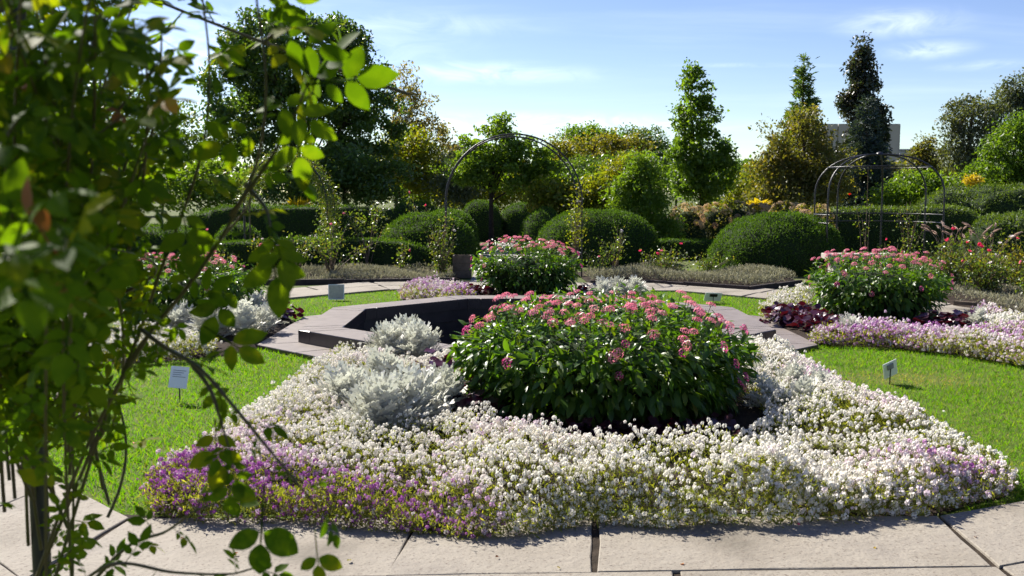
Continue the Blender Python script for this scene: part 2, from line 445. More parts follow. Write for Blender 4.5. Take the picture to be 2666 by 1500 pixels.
def boxm(x0, x1, y0, y1, z0, z1, bev=0.004):
    return prism([(x0, y0), (x1, y0), (x1, y1), (x0, y1)], z0, z1, bev)
def octagon(cx, cy, ax, ay=None, rot=0):
    ay = ay or ax
    k = math.tan(math.pi / 8)
    pts = [(-k, -1), (k, -1), (1, -k), (1, k), (k, 1), (-k, 1), (-1, k), (-1, -k)]
    c, s = math.cos(rot), math.sin(rot)
    out = []
    for x, y in pts:
        x, y = x * ax, y * ay
        out.append((cx + x * c - y * s, cy + x * s + y * c))
    return np.array(out)
def ringsheet(inner, outer, z):
    n = len(inner)
    V = np.vstack([np.c_[inner, np.full(n, z)], np.c_[outer, np.full(n, z)]])
    F = [(i, n + i, n + (i + 1) % n, (i + 1) % n) for i in range(n)]
    return V, [tuple(reversed(f)) if False else f for f in F]
def inpoly(P, poly):
    x, y = P[:, 0], P[:, 1]; poly = np.asarray(poly)
    c = np.zeros(len(P), bool); j = len(poly) - 1
    for i in range(len(poly)):
        xi, yi = poly[i][:2]; xj, yj = poly[j][:2]
        if yi != yj:
            c ^= ((yi > y) != (yj > y)) & (x < (xj - xi) * (y - yi) / (yj - yi) + xi)
        j = i
    return c
def edgedist(P, poly):
    poly = np.asarray(poly)[:, :2]; d = np.full(len(P), 1e9)
    for i in range(len(poly)):
        a, b = poly[i], poly[(i + 1) % len(poly)]
        ab = b - a
        t = np.clip(((P[:, :2] - a) @ ab) / (ab @ ab), 0, 1)
        d = np.minimum(d, np.linalg.norm(P[:, :2] - (a + t[:, None] * ab), axis=1))
    return d
def polypoints(poly, n):
    poly = np.asarray(poly)[:, :2]; lo, hi = poly.min(0), poly.max(0)
    out = np.zeros((0, 2))
    while len(out) < n:
        q = lo + rng.random((n * 2, 2)) * (hi - lo)
        out = np.vstack([out, q[inpoly(q, poly)]])
    return out[:n]

# ------------------------------------------------------------------ leaf templates: along +Y, face +Z
def T_leaf2(w=0.5, fold=0.10, droop=0.08):
    return (np.array([(0, 0, 0), (-w / 2, 0.45, fold), (0, 1, -droop), (w / 2, 0.45, fold), (0, 0.5, 0.0)]),
            np.array([(0, 4, 1), (4, 2, 1), (0, 3, 4), (4, 3, 2)]))
def T_leaf1(w=0.4, droop=0.05):
    return (np.array([(0, 0, 0), (-w / 2, 0.5, 0.03), (0, 1, -droop), (w / 2, 0.5, 0.03)]), np.array([(0, 3, 2), (0, 2, 1)]))
def T_leaf(w=0.5, fold=0.12, droop=0.18, st=(0.0, 0.12, 0.32, 0.55, 0.78, 0.92, 1.0), wd=(0.0, 0.55, 0.95, 1.0, 0.66, 0.28, 0.0)):
    V, F = [], []
    for y, k in zip(st, wd):
        zc = -droop * y * y
        V += [(-w / 2 * k, y, zc + fold * k * w), (0, y, zc), (w / 2 * k, y, zc + fold * k * w)]
    for i in range(len(st) - 1):
        a, b = i * 3, (i + 1) * 3
        for s in (0, 1):
            F += [(a + s, a + s + 1, b + s + 1), (a + s, b + s + 1, b + s)]
    return np.array(V, float), np.array(F)
def T_blade(w=0.08):
    return (np.array([(-w / 2, 0, 0), (w / 2, 0, 0), (w / 2.6, 0.55, -0.05), (-w / 2.6, 0.55, -0.05), (0, 1, -0.28)]),
            np.array([(0, 1, 2), (0, 2, 3), (3, 2, 4)]))
def T_frond(nl=5, seed=0, lean=False):
    """compound rose leaf: rachis and 3 or 5 leaflets"""
    r = np.random.default_rng(seed)
    L = T_leaf(0.56, 0.10, 0.14, (0.0, 0.08, 0.22, 0.42, 0.62, 0.80, 0.92, 1.0), (0.0, 0.42, 0.84, 1.0, 0.90, 0.58, 0.26, 0.0))
    if lean: L = T_leaf(0.56, 0.10, 0.14, (0.0, 0.25, 0.62, 1.0), (0.12, 0.95, 0.9, 0.0))
    parts = []
    rac = bez((0, 0, 0), (0, 0.3, 0.03), (0, 0.62, -0.02), 5)
    V, F = tube(rac[::2] if lean else rac, 0.012, 3 if lean else 4)
    F = np.vstack([F[:, (0, 1, 2)], F[:, (0, 2, 3)]])
    parts.append((V, F))
    spots = [(0.62, 0, 0.46)] + [(0.5, s, 0.42) for s in (-1, 1)]
    if nl == 5: spots += [(0.26, s, 0.34) for s in (-1, 1)]
    for y, s, sz in spots:
        ang = s * R(58 + r.normal() * 8)
        d = np.array([[math.sin(ang), math.cos(ang), -0.12 + r.normal() * 0.12]])
        n = np.array([[r.normal() * 0.25, r.normal() * 0.25, 1.0]])
        V, F, _ = bake(L, np.array([[s * 0.02, y, 0.0]]), frames(d, n), np.array([sz * (1 + r.normal() * 0.08)]))
        parts.append((V, F))
    return merge(parts)
def T_miller(seed=0):
    """felted, deeply lobed leaf"""
    r = np.random.default_rng(seed)
    V, F = [], []
    def strip(p0, p1, w0, w1, up):
        p0, p1 = np.array(p0), np.array(p1)
        d = nrm(p1 - p0); s = np.cross(d, (0, 0, 1)); s = nrm(s)
        b = len(V)
        m = (p0 + p1) / 2 + np.array((0, 0, up))
        V.extend([p0 - s * w0, p0 + s * w0, m + s * w1, m - s * w1, p1 + s * w1 * 0.7, p1 - s * w1 * 0.7])
        F.extend([(b, b + 1, b + 2), (b, b + 2, b + 3), (b + 3, b + 2, b + 4), (b + 3, b + 4, b + 5)])
    ys = np.linspace(0, 1, 6)
    zc = lambda y: 0.10 * math.sin(y * 2.6) - 0.16 * y * y
    for i in range(5):
        strip((0, ys[i], zc(ys[i])), (0, ys[i + 1], zc(ys[i + 1])), 0.03, 0.035, 0)
    for y in (0.36, 0.54, 0.70, 0.85):
        ln = 0.30 * (1.15 - abs(y - 0.55))
        for s in (-1, 1):
            e = (s * ln, y + 0.20 + r.normal() * 0.03, zc(y) + 0.05 + r.normal() * 0.03)
            strip((0, y, zc(y)), e, 0.022, 0.05, 0.02)
            strip((s * ln * 0.5, y + 0.09, zc(y) + 0.03), (s * ln * 0.55, y + 0.26, zc(y) + 0.05), 0.018, 0.034, 0.01)
    return np.array(V, float), np.array(F)
def T_round(n=9, w=0.5):
    """rounded, ruffled leaf with a short stalk"""
    V = [(0, 0.5, -0.05)]; F = []
    for i in range(n):
        a = -math.pi / 2 + (i + 0.5) / n * 2 * math.pi
        rr = w * (1.0 + 0.10 * math.cos(5 * a))
        V.append((rr * math.cos(a), 0.5 + rr * math.sin(a), 0.06 * math.sin(3 * a + 1)))
    for i in range(n):
        F.append((0, 1 + i, 1 + (i + 1) % n))
    b = len(V)
    V += [(-0.02, 0.1, 0), (0.02, 0.1, 0), (0, -0.5, -0.35)]
    F.append((b, b + 1, b + 2))
    return np.array(V, float), np.array(F)
def T_cluster(nfl=26, seed=0, petals=5):
    """flat-domed head of star florets, radius 1"""
    r = np.random.default_rng(seed)
    parts = []
    for i in range(nfl):
        t = math.sqrt((i + 0.5) / nfl) * R(82); a = i * 2.39996
        d = np.array((math.sin(t) * math.cos(a), math.sin(t) * math.sin(a), math.cos(t)))
        c = d * np.array((1, 1, 0.62)) * (0.93 + r.normal() * 0.06)
        fr = frames(np.array([np.cross(d, (0.3, 0.5, 0.8))]), np.array([d + r.normal(size=3) * 0.2]))[0]
        V = [(0, 0, -0.05)]; F = []
        for k in range(petals):
            b = 2 * math.pi * k / petals
            V += [(0.27 * math.cos(b), 0.27 * math.sin(b), 0.03), (0.10 * math.cos(b + 0.63), 0.10 * math.sin(b + 0.63), 0)]
        for k in range(petals):
            p, q, o = 1 + 2 * k, 2 + 2 * k, 1 + 2 * ((k - 1) % petals) + 1
            F += [(0, o, p), (0, p, q)]
        parts.append((np.array(V) @ fr.T + c, np.array(F)))
    return merge(parts)
def T_alyhead(seed=0, n=20, big=1.0):
    """little round head of tiny flowers, radius 1"""
    r = np.random.default_rng(seed)
    V, F = [], []
    for i in range(n):
        t = math.acos(1 - 1.6 * (i + 0.5) / n); a = i * 2.39996 + r.normal() * 0.2
        d = np.array((math.sin(t) * math.cos(a), math.sin(t) * math.sin(a), math.cos(t)))
        dn = nrm(d + r.normal(size=3) * 0.35)
        u = nrm(np.cross(dn, (0.2, 0.9, 0.37))); v = np.cross(dn, u)
        th = r.random() * 3; u, v = u * math.cos(th) + v * math.sin(th), v * math.cos(th) - u * math.sin(th)
        s = (0.33 + r.random() * 0.09) * big; c = d * (0.86 + r.normal() * 0.10)
        b = len(V)
        V += [c + u * s, c + v * s, c - u * s, c - v * s]
        F += [(b, b + 1, b + 2), (b, b + 2, b + 3)]
    return np.array(V), np.array(F)
def T_bloom(seed=0):
    """double rose flower, radius 1"""
    r = np.random.default_rng(seed); parts = []
    L = T_leaf(0.9, 0.25, -0.35, (0, 0.4, 0.8, 1.0), (0.3, 0.9, 1.0, 0.5))
    for ring, (n, tilt, s) in enumerate(((5, 25, 1.0), (5, 50, 0.85), (4, 72, 0.7))):
        for i in range(n):
            a = 2 * math.pi * (i + ring * 0.4) / n
            d = np.array([[math.cos(a) * math.cos(R(tilt)), math.sin(a) * math.cos(R(tilt)), math.sin(R(tilt))]])
            nn = np.array([[-math.cos(a), -math.sin(a), 1.2]])
            V, F, _ = bake(L, np.zeros((1, 3)), frames(d, nn), np.array([s]))
            parts.append((V, F))
    return merge(parts)

# ------------------------------------------------------------------ solids that carry foliage
def superdome(rx, ry, h, e1=0.8, e2=1.0, nu=40, nv=14, bump=0.03, seed=1, under=0.0):
    W1 = Wob(2.2, seed); W2 = Wob(7, seed + 5)
    v = np.linspace(-under, math.pi / 2, nv); u = np.arange(nu) / nu * 2 * math.pi
    c = lambda w, e: np.sign(np.cos(w)) * np.abs(np.cos(w)) ** e
    s = lambda w, e: np.sign(np.sin(w)) * np.abs(np.sin(w)) ** e
    X = rx * c(v, e1)[:, None] * c(u, e2)[None]; Y = ry * c(v, e1)[:, None] * s(u, e2)[None]
    Z = h * s(v, e1)[:, None] + 0 * u[None]
    P = np.stack([X, Y, Z], 2).reshape(-1, 3)
    k = 1 + bump * (W1(P) + 0.5 * W2(P))
    P = P * np.stack([k, k, k], 1)
    if under == 0: P[:nu, 2] = 0
    i = np.arange(nv - 1)[:, None] * nu; j = np.arange(nu)[None]; j2 = (j + 1) % nu
    F = np.stack([i + j, i + j2, i + nu + j2, i + nu + j], 2).reshape(-1, 4)
    return P, F
def sample(V, F, n):
    T = np.vstack([F[:, (0, 1, 2)], F[:, (0, 2, 3)]]) if F.shape[1] == 4 else F
    a, b, c = V[T[:, 0]], V[T[:, 1]], V[T[:, 2]]
    cr_ = np.cross(b - a, c - a); ar = np.linalg.norm(cr_, axis=1)
    k = rng.choice(len(T), n, p=ar / ar.sum())
    u, v = rng.random((2, n)); sw = u + v > 1; u[sw], v[sw] = 1 - u[sw], 1 - v[sw]
    return a[k] + u[:, None] * (b - a)[k] + v[:, None] * (c - a)[k], nrm(cr_[k])

# ================================================================== THE SETTING
PC = np.array((0.26, 11.2))                         # centre of the pool
RING = np.array([(-1.85, 4.69), (2.07, 4.70), (3.3, 5.25), (5.9, 8.0), (5.9, 12.5), (2.6, 15.85), (-1.97, 16.05), (-5.3, 12.6), (-5.3, 8.1)])
def offset_poly(P, d):
    n = len(P); out = []
    for i in range(n):
        a, b, c = P[i - 1], P[i], P[(i + 1) % n]
        e1, e2 = nrm(b - a), nrm(c - b)
        n1, n2 = np.array((e1[1], -e1[0])), np.array((e2[1], -e2[0]))
        m = nrm(n1 + n2)
        out.append(b + m * d / (m @ n1))
    return np.array(out)
RING_MID = offset_poly(RING, 0.67)
RING_OUT = offset_poly(RING, 1.30)
RING_MID[0], RING_MID[1] = (-1.98, 3.90), (2.05, 4.05)
RING_OUT[0], RING_OUT[1] = (-2.12, 3.40), (2.05, 3.42)
ANG = np.linspace(0, 2 * math.pi, 96, endpoint=False)
def radial(poly, c=PC):
    out = []
    for a in ANG:
        d = np.array((math.cos(a), math.sin(a))); best = None
        for i in range(len(poly)):
            p, q = poly[i] - c, poly[(i + 1) % len(poly)] - c
            e = q - p; den = d[0] * e[1] - d[1] * e[0]
            if abs(den) < 1e-9: continue
            t = (p[0] * e[1] - p[1] * e[0]) / den; s = (p[0] * d[1] - p[1] * d[0]) / den
            if t > 0 and -1e-6 <= s <= 1 + 1e-6 and (best is None or t < best): best = t
        out.append(c + d * best)
    return np.array(out)
HOLE = octagon(PC[0], PC[1], 2.30, 2.25)
hole_r = radial(HOLE)
far_r = PC + 900 * np.c_[np.cos(ANG), np.sin(ANG)]
near_r = PC + 60 * np.c_[np.cos(ANG), np.sin(ANG)]
V1, F1 = ringsheet(hole_r, near_r, 0.0)
n_ = len(ANG)
V1 = np.vstack([V1, np.c_[far_r, np.zeros(n_)]])
F1 = list(F1) + [(n_ + i, 2 * n_ + i, 2 * n_ + (i + 1) % n_, n_ + (i + 1) % n_) for i in range(n_)]
structure('ground', mesh_np('ground', V1, F1, M_GROUND))
ring_r, ringout_r = radial(RING), radial(RING_OUT)
V1, F1 = ringsheet(hole_r, ring_r, 0.006)
structure('lawn', mesh_np('lawn', V1, F1, M_LAWN))

def paved(name, a0, a1, b0, b1, cuts, parent, gap=0.005, z=0.036):
    """row of flagstones in the quad a0-a1 (inner edge) b0-b1 (outer edge)"""
    for i in range(len(cuts) - 1):
        t0, t1 = cuts[i], cuts[i + 1]
        L = np.linalg.norm(a1 - a0)
        g = gap / L
        jt = rng.normal(size=4) * 0.004
        q = [a0 + (a1 - a0) * (t0 + g + jt[0]), b0 + (b1 - b0) * (t0 + g + jt[1]), b0 + (b1 - b0) * (t1 - g + jt[2]), a0 + (a1 - a0) * (t1 - g + jt[3])]
        c = sum(q) / 4
        q = [p + nrm(c - p) * gap * 0.9 for p in q]
        # split long edges so that they are not dead straight
        pts = []
        for k in range(4):
            p, r_ = q[k], q[(k + 1) % 4]
            m = max(2, int(np.linalg.norm(r_ - p) / 0.16))
            for s in range(m):
                w = p + (r_ - p) * s / m
                if s: w = w + nrm(c - w) * rng.random() * 0.008
                pts.append(w)
        V, F = prism(pts, 0.004, z + rng.normal() * 0.0025, 0.0035)
        obj(name, mesh_np(name, V, F, M_STONE), parent)
V1, F1 = ringsheet(ring_r, ringout_r, 0.024)
path = structure('path', mesh_np('path', V1, F1, M_JOINT))
for i in range(len(RING)):
    j = (i + 1) % len(RING)
    if i == 0:
        c1 = [0, 0.362, 0.580, 1.0]; c2 = [0, 0.05, 0.66, 1.0]
    else:
        L = np.linalg.norm(RING[j] - RING[i]); k = max(1, round(L / 1.05))
        c1 = np.clip((np.arange(k + 1) + rng.normal(size=k + 1) * 0.08) / k, 0, 1); c1[0], c1[-1] = 0, 1
        c2 = np.clip((np.arange(k + 1) + rng.normal(size=k + 1) * 0.10) / k, 0, 1); c2[0], c2[-1] = 0, 1
    paved('flagstone', RING[i], RING[j], RING_MID[i], RING_MID[j], c1, path)
    paved('flagstone', RING_MID[i], RING_MID[j], RING_OUT[i], RING_OUT[j], c2, path)
# the paved way that leaves the ring towards the bench and the domed arbour
sA, sB = np.array((4.9, 14.9)), np.array((6.0, 13.8))
dirp = nrm(np.array((0.62, 0.78)))
V1 = np.array([(*sA, 0.005), (*sB, 0.005), (*(sB + dirp * 6), 0.005), (*(sA + dirp * 6), 0.005)])
way = structure('side_path', mesh_np('side_path', V1, [(0, 1, 2, 3)], M_JOINT))
for k in range(7):
    a0, b0 = sA + dirp * k * 0.85, sB + dirp * k * 0.85
    if k < 1: continue
    paved('flagstone', a0, b0, a0 + dirp * 0.85, b0 + dirp * 0.85, [0, 0.5 + rng.normal() * 0.05, 1], way)
# gravel walk that runs on through the iron arch
V1 = np.array([(-0.75, 17.3, 0.004), (0.85, 17.3, 0.004), (0.85, 36, 0.004), (-0.75, 36, 0.004)])
structure('gravel_walk', mesh_np('gravel_walk', V1, [(0, 1, 2, 3)], M_GRAVEL))

def bedsheet(name, poly, z=0.012, top=0.05):
    poly = np.asarray(poly)[:, :2]
    n = len(poly); c = poly.mean(0)
    rings = [(1.0, z), (0.93, top), (0.6, top + 0.02), (0.25, top + 0.03)]
    V = np.vstack([np.c_[c + (poly - c) * k, np.full(n, h)] for k, h in rings] + [np.array([[*c, top + 0.03]])])
    F = []
    for r_ in range(len(rings) - 1):
        for i in range(n):
            j = (i + 1) % n
            F.append((r_ * n + i, r_ * n + j, (r_ + 1) * n + j, (r_ + 1) * n + i))
    b = (len(rings) - 1) * n
    for i in range(n): F.append((b + i, b + (i + 1) % n, len(V) - 1))
    return structure(name, mesh_np(name, V, F, M_SOIL))

def GP(pts, z=0.06):
    return np.array([G(x, y, z)[:2] for x, y in pts])
def GPF(pts):
    return np.array([G(x, y, 0.06 if y < 1290 else 0.012)[:2] for x, y in pts])
BED_FRONT = GPF([(405, 1352), (385, 1300), (470, 1205), (620, 1100), (800, 1005), (870, 945), (960, 905), (1100, 895), (1500, 880), (1900, 905), (1985, 940), (2110, 970),
                (2220, 1035), (2330, 1095), (2480, 1160), (2590, 1212), (2640, 1272), (2560, 1312), (2440, 1350), (2380, 1362), (2300, 1352), (2200, 1378), (2090, 1370), (1980, 1384), (1850, 1376), (1740, 1392), (1620, 1384), (1540, 1376), (1460, 1392), (1340, 1412), (1240, 1418), (1150, 1404), (1060, 1398), (960, 1392), (850, 1384), (740, 1366), (640, 1376), (520, 1372)])
BED_RIGHT = GP([(1985, 800), (2080, 782), (2300, 778), (2480, 800), (2600, 845), (2740, 880), (2780, 935), (2700, 946), (2480, 912), (2300, 893), (2130, 888), (2060, 878), (2000, 850)])
BED_FAR = GP([(1035, 772), (1100, 752), (1250, 748), (1560, 748), (1690, 756), (1690, 776), (1500, 790), (1200, 790), (1080, 784)])
BED_LEFT = GP([(140, 900), (180, 830), (300, 800), (560, 790), (740, 800), (770, 830), (720, 870), (680, 895), (580, 915), (430, 930), (200, 940)])
BEDS = [BED_FRONT, BED_RIGHT, BED_FAR, BED_LEFT]
for b in BEDS: bedsheet('flower_bed', np.array([p for p in (b.mean(0) + (b - b.mean(0)) * 0.985) if inpoly(np.array([p]), RING * 0.99 + RING.mean(0) * 0.01)[0]]))

# ---- lawn grass
def grass(n):
    P = polypoints(ring_r, n)
    d = np.linalg.norm(P - np.array((0, 0)), axis=1)
    keep = (rng.random(n) < np.clip(6.3 / d, 0.25, 1)) & ~inpoly(P, octagon(PC[0], PC[1], 2.86, 2.80))
    for b in BEDS: keep &= ~inpoly(P, b)
    P = P[keep]
    # only what the lens and a step to the side could see
    keep = (np.abs(P[:, 0]) < P[:, 1] * 0.62 + 0.8)
    P = P[keep]; m = len(P)
    W = Wob(1.6, 3); P3 = np.c_[P, np.full(m, 0.006)]
    w = W(P3)
    d = rv(m) * 0.8 + np.array((0, 0, 1.0)); nn = rv(m); nn[:, 2] *= 0.3
    L = (0.027 + 0.014 * rng.random(m) + 0.005 * w) * np.where(rng.random(m) < 0.05, 1.5, 1)
    ed = edgedist(P, ring_r); L = L * np.clip(0.6 + ed * 4, 0.6, 1)
    # the odd worn, dry patch
    dry = np.exp(-(((P - G(2330, 985)[:2]) / np.array((0.6, 0.26))) ** 2).sum(1)) + 0.7 * np.exp(-(((P - G(2420, 1000)[:2]) / np.array((0.4, 0.2))) ** 2).sum(1)) \
        + 0.6 * np.exp(-(((P - G(2250, 1060)[:2]) / np.array((0.35, 0.2))) ** 2).sum(1)) + 0.5 * np.exp(-(((P - G(850, 950)[:2]) / np.array((0.5, 0.2))) ** 2).sum(1))
    isdry = rng.random(m) < np.clip(dry * 1.0, 0, 0.85) + 0.035
    L[isdry] *= 0.7
    r_ = rng.random(m) * 0.7
    S = np.c_[L * (L * 0 + 1.0), L, L]
    g_ = ~isdry
    scatter('lawn_grass', T_blade(0.13), P3[g_], frames(d, nn)[g_], L[g_], M_GRASS, rnd=r_[g_])
    o = scatter('dry_grass', T_blade(0.10), P3[isdry], frames(d * np.array((1.6, 1.6, 1)), nn)[isdry], L[isdry], M_DRY)
M_DRY = leafmat('dry_grass', [(0.26, 0.23, 0.10), (0.33, 0.27, 0.14), (0.20, 0.20, 0.08)], 0.35, 0.7, 0.1)
grass(380000)
tag(bpy.data.objects['lawn_grass'], 'short bright green lawn grass between the flower beds', 'grass')
tag(bpy.data.objects['dry_grass'], 'straw coloured dry blades in worn patches of the lawn', 'grass')

# ================================================================== POOL
def sidequads(inner, outer):
    return [(inner[i], inner[(i + 1) % 8], outer[(i + 1) % 8], outer[i]) for i in range(8)]
pool = thing('fountain_pool', (PC[0], PC[1], 0), 'octagonal sunken pool with brown granite coping and a low apron step', 'pool')
pw = lambda a, b=None: octagon(0, 0, a, b)
AP, CO, CI = pw(2.86, 2.80), pw(2.47, 2.42), pw(2.04, 2.00)
def stones(name, inner, outer, z0, z1, mat, corner=0.20, bev=0.012, gap=0.002):
    for i in range(8):
        j = (i + 1) % 8
        i0, i1, o0, o1 = inner[i], inner[j], outer[i], outer[j]
        for t0, t1 in ((0, corner), (corner, 1 - corner), (1 - corner, 1)):
            g = gap / np.linalg.norm(o1 - o0)
            q = [o0 + (o1 - o0) * (t0 + g), o0 + (o1 - o0) * (t1 - g), i0 + (i1 - i0) * (t1 - g), i0 + (i1 - i0) * (t0 + g)]
            if t0 == 0 and False: pass
            V, F = prism(q, z0, z1, bev)
            obj(name, twotone(mesh_np(name, V, F, mat), M_GRANITE_FLAT), pool)
stones('apron_slab', pw(2.40, 2.35), AP, -0.05, 0.052, M_GRANITE, 0.30, 0.006)
stones('coping_stone', CI, CO, 0.053, 0.185, M_GRANITE, 0.10, 0.007, 0.0025)
for k, (z0, z1, ins) in enumerate(((-0.10, 0.05, 0.02), (-0.27, -0.106, 0.05), (-0.62, -0.276, 0.02))):
    a = pw(2.04 + 0.10, 2.00 + 0.10); b = pw(2.04 + ins, 2.0 + ins)
    for i in range(8):
        j = (i + 1) % 8
        V, F = prism([a[i], a[j], b[j], b[i]], z0, z1, 0.003)
        obj('wall_panel', mesh_np('wall_panel', V, F, M_DARKSTONE), pool)
f_ = pw(2.06, 2.02)
obj('pool_floor', mesh_np('pool_floor', np.c_[f_, np.full(8, -0.60)], [tuple(range(8))], M_DARKSTONE), pool)
f_ = pw(2.055, 2.015)
obj('water', mesh_np('water', np.c_[f_, np.full(8, -0.48)], [tuple(range(8))], M_WATER), pool)
# curled engraved marks on the coping to the right
parts = []
base = G(1930, 873, 0.1855)
for k in range(4):
    p = base + np.array((0.055 * k, 0.028 * k, 0))
    t = np.linspace(0, 4.2 + (k % 2), 9)
    pts = np.c_[p[0] + 0.020 * np.cos(t + k) * (1 - t / 9), p[1] + 0.045 * np.sin(t + k) * (1 - t / 9), np.full(9, 0.1865)] - np.array((PC[0], PC[1], 0))
    parts.append(tube(pts, 0.0045, 4))
V, F = merge(parts)
obj('carved_mark', mesh_np('carved_mark', V, F, M_DARKSTONE), pool)

# ================================================================== BEDDING PLANTS
MD_DROP = T_leaf(0.46, 0.14, 0.22)
def dome_core(parent, V, F, mat, k=0.86, name='light_block_core'):  # opaque dome added inside the leaves to block light
    return obj(name, mesh_np(name, V * np.array((k, k, k)), F, mat, np.full(len(V), 0.1), True), parent)

ME_PLEAF = [mesh_np('leaf', *T_leaf(0.38, 0.14, d), M_PENTAS) for d in (0.12, 0.24, 0.34)]
ME_PLEAF_Y = mesh_np('leaf', *T_leaf(0.38, 0.14, 0.2), M_PENTAS_Y)
ME_CLUST = [mesh_np('flower_cluster', *T_cluster(26, s), M_PINK, None) for s in (1, 2, 3)]
ME_CLUST_M = mesh_np('flower_cluster', *T_cluster(20, 4), M_MAGENTA)
M_CORE = solidmat('shade_core', [(0.014, 0.026, 0.009), (0.028, 0.042, 0.014)], 20, 0.9, 0.1)  # interior shade put into the colour of the added cores
def pentas(loc, rx, ry, h, label, nleaf, ntop, nside, npart, leaf=0.095, seed=1):
    t = thing('pentas_bush', (loc[0], loc[1], 0.03), label, 'flowering bush', 'pink pentas bushes in the beds round the pool')
    V, F = superdome(rx, ry, h, 0.66, 1.0, 48, 18, 0.06, seed, under=0.0)
    # narrower at the foot
    V[:, :2] *= (0.58 + 0.42 * np.clip(V[:, 2:3] / (0.72 * h), 0, 1) ** 0.8)
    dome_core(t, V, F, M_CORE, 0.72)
    P, N = sample(V, F, nleaf)
    depth = rng.random(nleaf) ** 1.3 * 0.24
    P = P - N * depth[:, None] + rv(nleaf) * 0.03
    lobe = Wob(6.0, seed + 50)(P); P += N * (lobe * 0.035)[:, None]
    P[:, 2] = np.maximum(P[:, 2], 0.07)
    hz = P[:, 2] / h
    out = N.copy(); out[:, 2] = 0; out = nrm(out + rv(nleaf) * 0.3)
    wild = np.clip((hz - 0.25) / 0.45, 0, 1)[:, None]
    d = out + np.array((0, 0, 1)) * (-0.10 - 1.1 * np.clip(0.75 - hz, 0, 1))[:, None] + rv(nleaf) * (0.40 + 0.55 * wild)
    up = hz > 0.78
    d[up] = rv(up.sum()) * np.array((1, 1, 0.6)) + np.array((0, 0, 0.45))
    P[up, 2] += rng.random(up.sum()) * 0.06
    nn = N * 0.45 + np.array((0, 0, 0.7)) + rv(nleaf) * (0.35 + 0.45 * wild)
    S = leaf * (0.55 + 0.65 * rng.random(nleaf)) * np.where(up, 0.66, 1.0)
    S *= np.where(hz < 0.45, 1.15, 1.0)
    Rm = frames(d, nn)
    # the leaves that show largest: outermost, facing the viewer
    tocam = nrm(np.array((0 - loc[0], 0 - loc[1], CAMH)) - P)
    score = (N * tocam).sum(1) - depth * 4
    order = np.argsort(-score)
    pi_, rest = order[:npart], order[npart:]
    for q in range(3):
        k = pi_[q::3]
        place('leaf', ME_PLEAF[q], P[k], Rm[k], S[k], t)
    scatter('leaves', T_leaf(0.38, 0.14, 0.22, (0.0, 0.3, 0.65, 1.0), (0.1, 0.95, 0.8, 0.0)), P[rest], Rm[rest], S[rest], M_PENTAS, t)
    k = rng.choice(np.where(hz < 0.3)[0], 6)
    place('leaf', ME_PLEAF_Y, P[k] + N[k] * 0.02, Rm[k], S[k], t)
    # flowers on stalks
    Vt, Ft = V, F
    Pf, Nf = sample(Vt, Ft, 6000)
    top = Pf[:, 2] > (0.80 + 0.12 * rng.random(len(Pf))) * h
    Pt = Pf[top]; ch = []
    for p in Pt:
        if all((np.linalg.norm((p - q)[:2]) > 0.085 * (0.6 + 0.7 * rng.random())) for q in ch): ch.append(p)
        if len(ch) >= ntop: break
    zs = Pf[:, 2] / h
    Ps = [p for p in Pf[(zs > 0.25) & (zs < 0.82) & (rng.random(len(Pf)) < np.clip(zs, 0.25, 1))]][:nside]
    stalks = []
    for lst, up_ in ((ch, True), (Ps, False)):
        for p in lst:
            dv = nrm(np.array((p[0] / rx, p[1] / ry, 1.6 if up_ else 0.35)) + rng.normal(size=3) * 0.12)
            e = p + dv * (0.01 + 0.10 * rng.random() ** 1.5 if up_ else 0.05)
            stalks.append(tube(bez(p - dv * 0.12, p, e, 4), (0.0035, 0.003, 0.003, 0.003), 4))
            r_ = frames(np.array([np.cross(dv, (0.4, 0.3, 0.1))]), np.array([dv]))
            me = ME_CLUST[rng.integers(3)] if (up_ or rng.random() < 0.35) else ME_CLUST_M
            place('flower_cluster', me, np.array([e]), r_, (0.031 + 0.013 * rng.random()) * (1 if up_ else 0.95), t)
    V_, F_ = merge(stalks)
    obj('flower_stalks', mesh_np('flower_stalks', V_, F_, M_STEM), t, None, 'stuff')
    return t
C_FRONT = np.array((0.60, 7.02))
pentas(C_FRONT + np.array((0.07, 0)), 1.20, 1.06, 0.75, 'wide dark leaved pentas bush with pink flower heads ringed by a white alyssum carpet', 7600, 105, 34, 300, 0.105, 3)
C_RIGHT = G(2292, 830)[:2] + np.array((0, 0.05))
pentas(C_RIGHT, 0.98, 0.92, 0.72, 'pink pentas bush behind a strip of lilac alyssum, bench and domed arbour behind', 3500, 85, 22, 300, 0.10, 7)
C_FAR = np.array((G(1372, 770)[0] + 0.02, 15.15))
pentas(C_FAR, 0.93, 0.75, 0.76, 'pink pentas bush between the pool and the tall iron arch', 3300, 70, 14, 300, 0.10, 12)
C_LEFT = np.array((G(500, 840)[0], 11.9))
pentas(C_LEFT, 1.05, 0.85, 0.78, 'pink pentas bush behind silver dusty miller, partly hidden by the climbing rose', 3300, 75, 6, 300, 0.10, 17)

